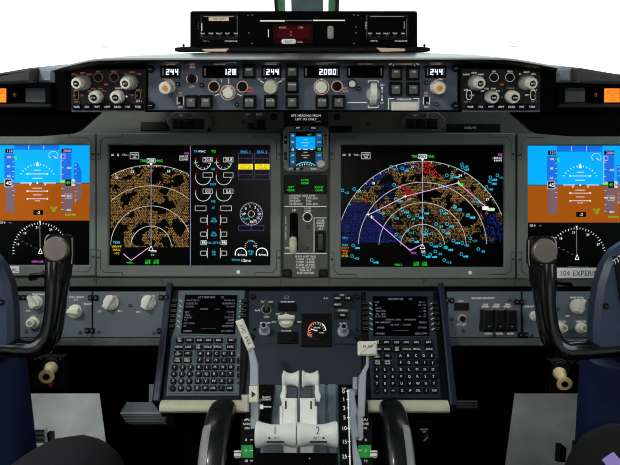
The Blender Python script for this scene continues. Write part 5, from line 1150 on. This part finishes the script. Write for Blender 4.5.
# ================================================================== CONTROL WHEELS
def yoke(cx, hx, sg, label, FYs, dy):
    """sg=-1 left seat; horn towards the middle of the flight deck"""
    t = empty('control_wheel', FYs.P(cx, 345 + dy), FYs.rot, label, 'control wheel', 'pair of pilot control wheels')
    q = lambda: B(FYs, cx, 345 + dy)
    A = (lambda x: hx + (x - 58)) if sg < 0 else (lambda x: hx - (x - 58))
    Y = lambda y: y + dy
    s_ = FYs.su(hx, 300)
    def sw(pts, w, rad, name, m='black_gloss', n=18, **k):
        b = q(); P = [b.p(A(x), Y(y))[:2] + ((w[i] if isinstance(w, list) else w),) for i, (x, y) in enumerate(pts)]; b.sweep(P, rad, m, n); return b.obj(name, t, **k)
    # inner horn
    pts = [(54, 262), (54, 272), (54, 284), (53.5, 298), (52, 312), (50, 326), (46.5, 338), (40, 346.5), (32, 350.5), (14, 350), (-6, 348.5), (-30, 347)]
    rad = [(.020, 11.8 * s_), (.021, 12 * s_), (.021, 11.6 * s_), (.020, 10.2 * s_), (.019, 9.8 * s_), (.019, 9.8 * s_), (.019, 10.2 * s_), (.019, 11 * s_), (.018, 10.6 * s_), (.018, 10 * s_), (.018, 9.6 * s_), (.018, 9.6 * s_)]
    sw(pts, -14 * MM, rad, 'horn')
    # outer horn, mirrored about the hub
    C2 = cx if sg < 0 else cx
    half = abs(hx - cx)
    def A2(x): return cx - (A(x) - cx)
    b = q(); b.sweep([b.p(A2(x), Y(y))[:2] + (-14 * MM,) for x, y in pts], rad, 'black_gloss', 18); b.obj('horn', t)
    for AA in (A, A2):
        b = q(); b.prism([(AA(x), Y(y)) for x, y in rrect(44.5, 234.5, 71.5, 265, 6, 4)], -16 * MM, 0 * MM, 'black', 4 * MM); b.obj('grip_head', t)
        b = q(); b.lathe(AA(58.2), Y(249.2), [(12.4, -1 * MM), (12.6, 3 * MM), (12, 6 * MM), (11, 7 * MM)], 'metal_knob', 36); b.obj('grip_cap', t, label='round brushed grey cap')
        b = q()
        b.sweep([b.p(AA(x), Y(y))[:2] + (-2 * MM,) for x, y in ((45.8, 257), (45.6, 240), (47.5, 236), (50, 235))], 1.2 * MM, 'steel', 8)
        b.obj('edge_trim', t); b = q(); b.sweep([b.p(AA(x), Y(y))[:2] + (-2 * MM,) for x, y in ((72.6, 238), (72.8, 255), (72, 264))], 1.0 * MM, 'steel', 8); b.obj('edge_trim', t)
        dt = 0 if sg < 0 else 5.5
        b = q(); b.prism([(AA(x), Y(y) + dt) for x, y in ((47.5, 261 - dt), (69, 261 - dt), (67.5, 276), (64, 284), (53, 284), (50, 277.5), (42, 277.5), (33.2, 278), (32, 281), (29.8, 281), (29.8, 273.6), (40, 272.8), (46, 269.5))], -18 * MM, 3 * MM, 'black', 4 * MM); b.obj('trigger', t, label='black trigger tab')
    # hub
    if sg < 0: hp = [(12, 352), (12.5, 330), (11.5, 305), (8.5, 284), (1, 266), (-10, 252), (-28, 243), (-60, 239)]
    else: hp = [(595, 355), (594.5, 330), (596.5, 305), (600, 283), (606, 264), (616, 249), (632, 239), (665, 234)]
    pp = [(x, y) for x, y in hp] + [(2 * cx - x, y) for x, y in hp[::-1]]
    b = q(); b.prism(pp, -22 * MM, 2 * MM, 'hub_blue', 7 * MM); b.obj('hub', t)
    b = q(); b.cyl(2 if sg < 0 else 605, 302 if sg < 0 else 306, 3.2, 1 * MM, 5 * MM, 'black', 16, 1 * MM); b.line((0 if sg < 0 else 603), 302 if sg < 0 else 306, (4 if sg < 0 else 607), 302 if sg < 0 else 306, .6, 5.2 * MM, 'panel_grey'); b.obj('screw', t)
    e = -14 if sg < 0 else 634
    b = q(); b.prism([(x, y) for x, y in ((e + (14 if sg < 0 else -22), 256), (cx, 250), (2 * cx - e - (14 if sg < 0 else -22), 256), (2 * cx - e - (8 if sg < 0 else -10), 335), (e + (4 if sg < 0 else -10), 335))], 1 * MM, 6 * MM, 'black', 2 * MM)
    b.obj('clip_pad', t)
    if sg > 0:
        bb = B(FYs, cx, 345 + dy); bb.text('737-8', 617, 258, 5, 6.4 * MM, 'label_white', 'c', .9)
        o_ = bb.p(617, 258); ca, sa = math.cos(R(38)), math.sin(R(38))
        b = q(); b.add([(o_[0] + (v[0] - o_[0]) * ca - (v[1] - o_[1]) * sa, o_[1] + (v[0] - o_[0]) * sa + (v[1] - o_[1]) * ca, v[2]) for v in bb.v], bb.f, 'label_white'); b.obj('lettering', t)
    return t
FYL = Fr(18.5, 58, 300, .80); FYR = Fr(18.5, 543, 300, .80)
yoke(-66, 57, -1, 'left pilot control wheel with glossy black horn and blue hub', FYL, 0)
yoke(680, 544, 1, 'right pilot control wheel with glossy black horn and blue hub', FYR, 2)
def column(edge, sg, label):
    yc = .78; FV0 = Fr(0, 310, 300, .8); FV0.P0 = Vector((0, yc + .06, 1.2))
    x_c = sg * .53; t = empty('control_column', (x_c, yc, 0), (0, 0, 0), label, 'control column', 'pair of control columns')
    b = B(); vs = []; K = 13; zt_ = 0
    lv = []
    for px, py in edge:
        p = FV0.P(px, py); lv.append((p.z, max(.05, .53 - abs(p.x)))); zt_ = max(zt_, p.z)
    for z, hw in lv:
        for k in range(K):
            a = math.pi * k / (K - 1); vs.append((hw * math.cos(a), .035 * (1 - math.sin(a) ** .6), z))
        vs += [(-hw, .06, z), (hw, .06, z)]
    n = K + 2; fs = []
    for k in range(len(lv) - 1):
        for i in range(n): j = (i + 1) % n; fs.append((k * n + i, k * n + j, (k + 1) * n + j, (k + 1) * n + i)[::-1])
    fs += [tuple(range(n))[::-1], tuple(range((len(lv) - 1) * n, len(lv) * n))]
    b.add(vs, [f[::-1] for f in fs], 'column_blue'); b.obj('column_tube', t)
    b = B(); b.sweep([(0, .05, zt_ - .01), (0, .05, zt_ + .03)], .05, 'black', 20); b.obj('collar', t)
column(((26, 350), (34, 455), (36, 560), (40, 900)), -1, 'dark navy control column below the left control wheel')
column(((580, 350), (574, 455), (570, 560), (560, 900)), 1, 'blue control column below the right control wheel')

# ================================================================== FOOTWELL
for px, py, sg, lab in ((47.5, 374, -1, 'cream spool-shaped pedal crank hanging below the left panel'), (563, 378, 1, 'cream spool-shaped pedal crank hanging below the right panel')):
    FK = Fr(18.5, px, py, 1.13)
    t = thing('pedal_crank', lab, 'crank', FK, px, py, 'pedal adjustment cranks'); q = lambda: B(FK, px, py)
    b = q(); s_ = FK.su(px, py); a = (4.5 * -sg, 7.5); 
    o_ = Vector(b.p(*((54, 365.5) if sg < 0 else (556.5, 370.5)))[:2] + (10 * MM,)); e_ = Vector(b.p(*((58, 370.5) if sg < 0 else (553.5, 377.5)))[:2] + (50 * MM,))
    P = []; rad = []
    for f, r in ((0, 5.4), (.1, 6.4), (.3, 5.8), (.55, 4.2), (.75, 4.6), (.9, 6.6), (.97, 7.2), (1, 6.4)): P.append(o_.lerp(e_, f)); rad.append(r * s_)
    b.sweep(P, rad, 'spool_tan', 24); dd = (e_ - o_).normalized(); b.sweep([e_ - dd * .002, e_ + dd * .001], 3.2 * s_, 'black', 18); b.obj('crank_handle', t, label='cream wooden-looking spool handle')
    b = q(); b.rect(px - 14, py - 18, px + 18 * (1 if sg < 0 else .6), py + 14, -20 * MM, 4 * MM, 'black', 2 * MM); b.cyl(px + (5 if sg < 0 else -4), py - 9, 8, 4 * MM, 12 * MM, 'panel_dark', 24, 2 * MM); b.obj('bracket', t)
    b = q(); b.cyl(px + (6 if sg < 0 else -4), py + 9.5, 2.2, 4 * MM, 14 * MM, 'red_plastic', 14, 1 * MM); b.obj('button', t, label='small red button')
    b = q()
    for k in range(5): b.cyl(px - 12 + k * 6.5, py - 15.5, .9, 4 * MM, 6 * MM, 'steel', 8)
    b.obj('rivet', t)
for sg, lab in ((-1, 'black underside box above the left footwell'), (1, 'black underside box above the right footwell')):
    o = empty('knee_box', (sg * .62, 1.3, .7), (0, 0, 0), lab, 'panel', 'footwell boxes')
    b = B(); b.box((-.38 if sg < 0 else -.178, -.14, -.285), (.165 if sg < 0 else .38, .44, .03), 'black_matte'); b.obj('box_shell', o)
    lab2 = lab.replace('black underside box above', 'black side panel beside')
    b = B(); x0, x1 = (-.45, -.236) if sg < 0 else (.236, .437); b.box((x0, 1.06, 0), (x1, 1.72, .69), 'black_matte'); o = b.obj('kick_panel'); tag(o, lab2, 'panel', 'footwell side panels')
for sg, lab in ((-1, 'light grey heel panel in the left footwell'), (1, 'grey heel panel in the right footwell')):
    b = B(); b.xprism([(1.30, 0.001), (1.74, 0.001), (1.74, .16), (1.70, .16)], -.94 if sg < 0 else .475, -.475 if sg < 0 else .94, 'heel_grey'); o = b.obj('heel_panel'); tag(o, lab, 'panel', 'heel panels')
# rudder pedals
for px, py, d, sg, lab in ((40, 434, 1.62, -1, 'pale rudder pedal edge low in the left footwell'), (570, 446, 1.62, 1, 'dark rudder pedal low in the right footwell')):
    FT = Fr(35, px, py, d); t = thing('rudder_pedal', lab, 'rudder pedal', FT, px, py, 'rudder pedals'); q = lambda: B(FT, px, py)
    b = q(); b.prism([(px - 22 * (1 if sg < 0 else -.1), py - 6), (px + (7 if sg < 0 else 22), py - 6), (px + (9 if sg < 0 else 22), py + 9), (px - (22 if sg < 0 else -1), py + 9)], 0, 10 * MM, 'lever_grey' if sg < 0 else 'panel_grey', 3 * MM); b.obj('foot_plate', t)
    b = q(); 
    for k in range(3): b.rect(px - 20 if sg < 0 else px + 2, py - 4 + k * 4.5, px + 6 if sg < 0 else px + 20, py - 2.5 + k * 4.5, 10 * MM, 13 * MM, 'black', .6 * MM)
    b.obj('tread', t)
    b = q(); b.prism([(px + 4 * -sg, py + 2), (px + 10 * -sg, py - 3), (px + 11 * -sg, py + 16), (px + 5 * -sg, py + 16)], -30 * MM, 6 * MM, 'black', 2 * MM); b.obj('pedal_arm', t)
# ribbed air duct left of the pedestal, dim one on the right
for sg, lab in ((-1, 'ribbed grey metal foot duct left of the pedestal'), (1, 'dark ribbed foot duct right of the pedestal')):
    FD = Fr(40, 143, 412, 1.05) if sg < 0 else Fr(40, 470, 405, 1.05); c, cyy = (143, 412) if sg < 0 else (468, 405)
    t = thing('foot_duct', lab, 'duct', FD, c, cyy, 'foot ducts'); q = lambda: B(FD, c, cyy)
    if sg < 0:
        b = q(); b.prism([(126, 402), (166, 402), (166, 424), (128, 424), (120, 414), (121, 410)], -60 * MM, 0, 'duct_grey', 3 * MM); b.obj('duct_body', t)
        b = q()
        for k in range(4): b.rect(121 + k * 1.5, 412.6 + k * 2.7, 166, 414.2 + k * 2.7, 0, 4 * MM, 'lever_grey' if k == 0 else 'duct_grey', 1 * MM)
        b.obj('rib', t)
        b = q(); b.rect(148.5, 384, 154.5, 402, -40 * MM, -2 * MM, 'duct_grey', 1 * MM); b.obj('riser', t)
    else:
        b = q(); b.rect(448, 400, 478, 409, -60 * MM, 0, 'panel_dark', 3 * MM); b.obj('duct_body', t)
        b = q()
        for k in range(3): b.rect(449, 401.5 + k * 2.6, 477, 402.6 + k * 2.6, 0, 3 * MM, 'panel_grey', .8 * MM)
        b.obj('rib', t)

# ================================================================== ROOM SHELL
b = B(); b.box((-1.0, -1.2, -.05), (1.0, 1.78, 0), 'carpet'); struct(b.obj('floor'))
b = B(); b.box((-1.0, 1.74, 0), (1.0, 1.80, 1.06), 'wall_paint'); struct(b.obj('wall_front'))
b = B(); b.box((-1.0, -1.26, 0), (1.0, -1.2, 1.95), 'wall_paint'); struct(b.obj('wall_back'))
b = B(); b.box((-1.0, -1.2, 1.9), (1.0, .78, 1.95), 'wall_paint'); struct(b.obj('ceiling'))
for sg, nm in ((-1, 'wall_left'), (1, 'wall_right')):
    b = B(); x0, x1 = (sg * 1.0, sg * 1.05) if sg > 0 else (sg * 1.05, sg * 1.0)
    b.box((x0, -1.2, 0), (x1, 1.8, 1.02), 'wall_paint'); b.box((x0, -1.2, 1.02), (x1, .05, 1.9), 'wall_paint'); b.box((x0, .05, 1.62), (x1, .85, 1.9), 'wall_paint')
    b.box((x0, .78, 1.02), (x1, .86, 1.62), 'wall_paint'); struct(b.obj(nm))
# window glass
g = bpy.data.materials.new('window_glass'); g.use_nodes = True; nt = g.node_tree; nt.nodes.clear()
out = nt.nodes.new('ShaderNodeOutputMaterial'); mx = nt.nodes.new('ShaderNodeMixShader'); tr = nt.nodes.new('ShaderNodeBsdfTransparent'); gl = nt.nodes.new('ShaderNodeBsdfGlossy'); lw = nt.nodes.new('ShaderNodeLayerWeight')
tr.inputs['Color'].default_value = (.95, .985, .97, 1); gl.inputs['Roughness'].default_value = .03; lw.inputs['Blend'].default_value = .12
ml = nt.nodes.new('ShaderNodeMath'); ml.operation = 'MULTIPLY'; ml.inputs[1].default_value = .5
nt.links.new(lw.outputs['Fresnel'], ml.inputs[0]); nt.links.new(ml.outputs[0], mx.inputs[0]); nt.links.new(tr.outputs[0], mx.inputs[1]); nt.links.new(gl.outputs[0], mx.inputs[2]); nt.links.new(mx.outputs[0], out.inputs[0])
MAT['window_glass'] = g
def pane(nm, c4, th=.012):
    a = [Vector(p) for p in c4]; n_ = (a[1] - a[0]).cross(a[2] - a[0]).normalized() * th
    b = B(); b.add([tuple(p) for p in a] + [tuple(p + n_) for p in a], [(0, 1, 2, 3), (7, 6, 5, 4), (0, 4, 5, 1), (1, 5, 6, 2), (2, 6, 7, 3), (3, 7, 4, 0)], 'window_glass')
    return struct(b.obj(nm))
IB, OB, IT, OT = (.07, 1.78, 1.06), (1.0, 1.30, 1.06), (.07, 1.30, 1.9), (.98, .80, 1.9)
mir = lambda p: (-p[0], p[1], p[2])
w1 = pane('window_1', [mir(OB), mir(IB), mir(IT), mir(OT)]); w2 = pane('window_2', [IB, OB, OT, IT])
pane('window_3', [(-1.02, .05, 1.02), (-1.02, .78, 1.02), (-1.02, .78, 1.62), (-1.02, .05, 1.62)]); pane('window_4', [(1.02, .78, 1.02), (1.02, .05, 1.02), (1.02, .05, 1.62), (1.02, .78, 1.62)])
# faint reflections on the windshield glass, painted as grey strokes
for wob, pts in ((w1, [(101, 44, 105, 48), (104, 45, 108, 48), (106, 45, 109, 47), (113, 52, 117, 51.5), (76, 59, 79, 58), (101, 41, 102, 40.5)]), (w2, [(508, 47, 513, 45), (511, 48, 516, 46), (509, 46, 516, 47), (487, 51, 488.5, 50.2), (500, 52, 503, 50), (492, 49, 493, 48)])):
    v = wob.data.vertices; a, c, d = v[0].co, v[1].co, v[2].co; nn = (c - a).cross(d - a).normalized(); b = B()
    def hit(px, py):
        r_ = ray(px, py); k = (a - CAM).dot(nn) / r_.dot(nn); return CAM + r_ * (k * .995)
    for x0, y0, x1, y1 in pts:
        dx, dy = x1 - x0, y1 - y0; l = math.hypot(dx, dy); ox, oy = -dy / l * .25, dx / l * .25
        b.add([hit(x0 + ox, y0 + oy), hit(x1 + ox, y1 + oy), hit(x1 - ox, y1 - oy), hit(x0 - ox, y0 - oy)], [(0, 1, 2, 3)], 'reflection_glass')  if False else b.add([hit(x0 + ox, y0 + oy), hit(x1 + ox, y1 + oy), hit(x1 - ox, y1 - oy), hit(x0 - ox, y0 - oy)], [(0, 1, 2, 3)], 'reflection_grey')
    b.obj('painted_reflection', wob)
# centre post between the windshield panes, leaning back with the glass
def post(x0, x1, m, nm, dy=0):
    b = B(); n_ = .03
    lo, hi = Vector((0, 1.72, 1.05)), Vector((0, 1.22, 1.9))
    vs = []
    for p in (lo, hi):
        vs += [(x0, p.y + dy, p.z), (x1, p.y + dy, p.z), (x1, p.y + dy + .05, p.z), (x0, p.y + dy + .05, p.z)]
    b.add(vs, [(3, 2, 1, 0), (4, 5, 6, 7), (0, 1, 5, 4), (1, 2, 6, 5), (2, 3, 7, 6), (3, 0, 4, 7)], m); return struct(b.obj(nm))
kx = 1.62 / FPX
post(-17 * kx, 12 * kx, 'post_grey', 'trim_1', -.01)
post(-29.5 * kx, -23 * kx, 'gasket_green', 'trim_2', .004); post(17 * kx, 23 * kx, 'gasket_green', 'trim_3', .004)
post(-32.5 * kx, -29.5 * kx, 'frame_dark', 'trim_4', .0); post(23 * kx, 26.5 * kx, 'frame_dark', 'trim_5', .0)
# roof beam over the windshield
b = B(); b.box((-1.0, .74, 1.86), (1.0, 1.36, 1.95), 'wall_paint'); struct(b.obj('trim_6'))

# ================================================================== PILOTS AND SEATS (mostly outside the frame)
def person(cx, knee_in, knee_out, tm, label, sg):
    J = {}; E = []
    def j(n, p, r): J[n] = (Vector(p), r)
    hip = (cx, .22, .50)
    j('pelvis', hip, .13); j('waist', (cx, .18, .66), .125); j('chest', (cx, .14, .86), .145); j('neck0', (cx, .13, 1.0), .075); j('neck1', (cx, .14, 1.07), .055); j('head0', (cx, .155, 1.13), .075); j('head1', (cx, .155, 1.20), .092); j('head2', (cx, .15, 1.27), .07)
    E += [('pelvis', 'waist'), ('waist', 'chest'), ('chest', 'neck0'), ('neck0', 'neck1'), ('neck1', 'head0'), ('head0', 'head1'), ('head1', 'head2')]
    for s_, kn in ((-sg, knee_in), (sg, knee_out)):
        tg = 'i' if s_ == -sg else 'o'; kn = Vector(kn); h = Vector((cx + s_ * .09, .25, .49))
        j('hip' + tg, h, .09); j('thigh' + tg, h.lerp(kn, .5) + Vector((0, 0, .035)), .095); j('knee' + tg, kn, .078)
        an = Vector((kn.x + s_ * (.05 if tg == 'i' else .01), kn.y + .08, .09)); j('calf' + tg, kn.lerp(an, .35) + Vector((0, -.02, 0)), .056); j('ankle' + tg, an, .04); j('foot' + tg, an + Vector((0, .08, -.045)), .036); j('toe' + tg, an + Vector((0, .18, -.055)), .03)
        E.extend([('pelvis', 'hip' + tg), ('hip' + tg, 'thigh' + tg), ('thigh' + tg, 'knee' + tg), ('knee' + tg, 'calf' + tg), ('calf' + tg, 'ankle' + tg), ('ankle' + tg, 'foot' + tg), ('foot' + tg, 'toe' + tg)])
        sh = Vector((cx + s_ * .18, .13, .94)); el = Vector((cx + s_ * .25, .20, .68)); wr = Vector((cx + s_ * .15, .40, .63)); 
        j('sh' + tg, sh, .06); j('el' + tg, el, .043); j('fa' + tg, el.lerp(wr, .5), .038); j('wr' + tg, wr, .026); pm = wr + Vector((-s_ * .01, .06, -.005)); j('pa' + tg, pm, .03)
        E.extend([('chest', 'sh' + tg), ('sh' + tg, 'el' + tg), ('el' + tg, 'fa' + tg), ('fa' + tg, 'wr' + tg), ('wr' + tg, 'pa' + tg)])
        for k in range(4):
            o_ = (k - 1.5) * .019; L = (.065, .075, .07, .055)[k]
            a0 = pm + Vector((o_, .035, 0)); a1 = a0 + Vector((o_ * .15, L * .55, -.004)); a2 = a1 + Vector((0, L * .4, -.022))
            for nme, p_, r_ in (('a', a0, .0095), ('b', a1, .0088), ('c', a2, .0075)): j('f%d%s%s' % (k, nme, tg), p_, r_)
            E.extend([('pa' + tg, 'f%da%s' % (k, tg)), ('f%da%s' % (k, tg), 'f%db%s' % (k, tg)), ('f%db%s' % (k, tg), 'f%dc%s' % (k, tg))])
        t0 = wr + Vector((-s_ * .03, .035, 0)); t1 = t0 + Vector((-s_ * .022, .03, -.006)); t2 = t1 + Vector((-s_ * .006, .03, -.008))
        for nme, p_, r_ in (('a', t0, .012), ('b', t1, .011), ('c', t2, .009)): j('t%s%s' % (nme, tg), p_, r_)
        E.extend([('wr' + tg, 'ta' + tg), ('ta' + tg, 'tb' + tg), ('tb' + tg, 'tc' + tg)])
    names = list(J); idx = {n: i for i, n in enumerate(names)}
    me = bpy.data.meshes.new('p'); me.from_pydata([J[n][0] for n in names], [(idx[a], idx[c]) for a, c in E], [])
    ob = bpy.data.objects.new('p', me); COL.objects.link(ob)
    sk = ob.modifiers.new('s', 'SKIN'); sk.use_smooth_shade = True
    for i, n in enumerate(names): v = me.skin_vertices[0].data[i]; r_ = J[n][1]; v.radius = (r_, r_); v.use_root = (n == 'pelvis')
    ss = ob.modifiers.new('u', 'SUBSURF'); ss.levels = 2; ss.render_levels = 2
    dg = bpy.context.evaluated_depsgraph_get(); dg.update(); nm = bpy.data.meshes.new_from_object(ob.evaluated_get(dg))
    bpy.data.objects.remove(ob)
    nm.name = 'person'; nm.materials.clear()
    for m_ in (tm, 'shirt', 'skin', 'shoe'): nm.materials.append(MAT[m_])
    def seg(c, a, b_):
        d = b_ - a; t_ = max(0, min(1, (c - a).dot(d) / max(d.dot(d), 1e-9))); return (c - a - d * t_).length, t_
    for p_ in nm.polygons:
        c = p_.center; p_.use_smooth = True; best = None
        for a_, b_ in E:
            dd_, t_ = seg(c, J[a_][0], J[b_][0]); dd_ -= J[a_][1] * (1 - t_) + J[b_][1] * t_
            if best is None or dd_ < best[0]: best = (dd_, a_, b_, t_)
        n1, n2 = best[1][:-1], best[2][:-1]; k = 0
        if best[1] in ('chest', 'waist') or n1 in ('sh', 'el') or n2 == 'sh': k = 1
        if best[1] == 'pelvis' and best[2] == 'waist' and c.z > .58: k = 1
        if best[1].startswith(('neck', 'head')) or n1 in ('fa', 'wr', 'pa') or n1[:2] in ('f0', 'f1', 'f2', 'f3') or n1 in ('ta', 'tb') or (n1 == 'el' and best[3] > .8): k = 2
        if n1 in ('ankle', 'foot') or (n1 == 'calf' and c.z < .085): k = 3
        p_.material_index = k
    o = bpy.data.objects.new('person', nm); COL.objects.link(o); tag(o, label, 'person', 'seated pilots')
    hd = B(); 
    # hair cap, ears, nose, eyes, mouth follow the head
    C_ = Vector((cx, .155, 1.19)); vs = []; fs = []; n_ = 20
    for i in range(9):
        th = math.pi * .5 * i / 8
        for k in range(n_):
            a = 2 * math.pi * k / n_; fwd = max(0, math.sin(a)); t_ = th * (1 - .38 * fwd) * 1.12
            vs.append(C_ + Vector((.082 * math.sin(t_) * math.cos(a), .103 * math.sin(t_) * math.sin(a) - .006, .108 * math.cos(t_))))
    for i in range(8):
        for k in range(n_): fs.append((i * n_ + k, (i + 1) * n_ + k, (i + 1) * n_ + (k + 1) % n_, i * n_ + (k + 1) % n_))
    hd.add(vs, fs, 'hair'); hd.obj('hair', o)
    f = B(); f.sweep([(cx, .235, 1.195), (cx, .262, 1.165), (cx, .25, 1.155)], [.006, .013, .006], 'skin', 10); f.obj('nose', o)
    for s_ in (-1, 1):
        f = B(); f.sweep([(cx + s_ * .032, .226, 1.20), (cx + s_ * .032, .24, 1.20)], [.011, .006], 'label_white', 12); f.sweep([(cx + s_ * .032, .239, 1.20), (cx + s_ * .032, .2415, 1.20)], .0045, 'label_black', 10); f.obj('eye', o)
        f = B(); f.sweep([(cx + s_ * .078, .15, 1.205), (cx + s_ * .09, .14, 1.195), (cx + s_ * .08, .15, 1.165)], [.008, .014, .007], 'skin', 10); f.obj('ear', o)
    f = B(); f.sweep([(cx - .022, .225, 1.135), (cx, .234, 1.134), (cx + .022, .225, 1.135)], [.003, .006, .003], 'red_plastic', 8); f.obj('mouth', o)
    return o
kL = CAM + ray(80, 462) * .90; kR = CAM + ray(621, 450) * .80
person(-.56, tuple(kL), (-.70, .70, .52), 'trouser', 'person at the left in dark trousers, only a knee showing at the bottom', -1)
PR = person(.56, tuple(kR), (.70, .68, .52), 'trouser_black', 'person at the right in black trousers, only a knee showing at the bottom', 1)
for sg, lab in ((-1, 'pilot seat carrying the left person'), (1, 'pilot seat carrying the right person')):
    t = empty('pilot_seat', (sg * .56, .15, 0), (0, 0, 0), lab, 'seat', 'pilot seats')
    b = B(); b.box((-.22, -.16, .29), (.22, .25, .365), 'sheepskin'); b.obj('seat_cushion', t, bevel=.02)
    b = B(); b.xprism([(-.17, .36), (-.21, .95), (-.31, .95), (-.28, .36)], -.21, .21, 'sheepskin'); b.obj('backrest', t, bevel=.02)
    b = B(); b.box((-.12, -.33, .98), (.12, -.24, 1.14), 'sheepskin'); b.box((-.02, -.31, .94), (.02, -.28, .99), 'steel'); b.obj('headrest', t, bevel=.015)
    b = B(); b.box((-.15, -.12, 0), (.15, .18, .29), 'panel_dark'); b.obj('seat_base', t, bevel=.01)
# lilac card lying on the right knee
bpy.context.view_layer.update()
ok_, hp_, hn_, _ = PR.ray_cast(CAM, ray(614, 463.5).normalized())
if not ok_: hp_, hn_ = CAM + ray(614, 463.5) * .75, Vector((0, 0, 1))
if hn_.dot(ray(614, 463)) > 0: hn_ = -hn_
b = B(); b.prism_uv([(-.012, -.009), (.016, -.009), (.016, .009), (-.012, .009)], -.001, .002, 'lilac', .0004); o = b.obj('card'); o.location = hp_ + hn_ * .0012; o.rotation_euler = hn_.to_track_quat('Z', 'Y').to_euler(); tag(o, 'small lilac card lying on the black trouser knee at the bottom right', 'card')

# ================================================================== LIGHT
w = bpy.data.worlds.new('world'); SC.world = w; w.use_nodes = True
bg = w.node_tree.nodes['Background']; bg.inputs['Color'].default_value = (.97, .985, 1, 1); bg.inputs['Strength'].default_value = 1.9
def area(name, loc, target, size, energy, col=(1, 1, 1), sy=None):
    l = bpy.data.lights.new(name, 'AREA'); l.energy = energy; l.size = size; l.color = col
    if sy: l.shape = 'RECTANGLE'; l.size_y = sy
    o = bpy.data.objects.new(name, l); COL.objects.link(o); o.location = loc
    o.rotation_euler = (Vector(target) - Vector(loc)).to_track_quat('-Z', 'Y').to_euler(); return o
area('dome_lamp', (-.1, -.85, 1.86), (0, .95, .85), .4, 9.5, (1, .985, .95))
area('dome_lamp', (-.72, .22, 1.86), (-.05, .95, .75), .2, 9.0, (1, .985, .96))  # added lamp standing in for daylight from the left side window
area('foot_fill', (-.72, 1.45, .40), (-.72, 1.6, 0), .12, .5)  # unseen fill lights added to brighten the footwell floor
area('foot_fill', (.72, 1.45, .40), (.72, 1.6, 0), .12, .16)
# ceiling fixtures for the dome lamp and the added left lamp
for x, y, s_, lab in ((-.1, -.85, .2, 'square dome lamp on the ceiling behind the seats'), (-.72, .22, .1, 'small added ceiling lamp over the left seat standing in for side window light')):
    b = B(); b.box((x - s_ - .02, y - s_ - .02, 1.875), (x + s_ + .02, y + s_ + .02, 1.9), 'white_paint'); o = b.obj('dome_light'); tag(o, lab, 'ceiling lamp')

# ================================================================== CAMERA
cd = bpy.data.cameras.new('camera'); cam = bpy.data.objects.new('camera', cd); COL.objects.link(cam)
cam.location = CAM; cam.rotation_euler = (R(90) - PITCH, 0, 0); cd.sensor_width = 36; cd.lens = FPX / 620 * 36; cd.clip_start = .02
SC.camera = cam
SC.cycles.filter_width = 1.05
SC.view_settings.view_transform = 'Standard'; SC.view_settings.look = 'None'; SC.view_settings.exposure = 0; SC.view_settings.gamma = 1; SC.view_settings.use_curve_mapping = False
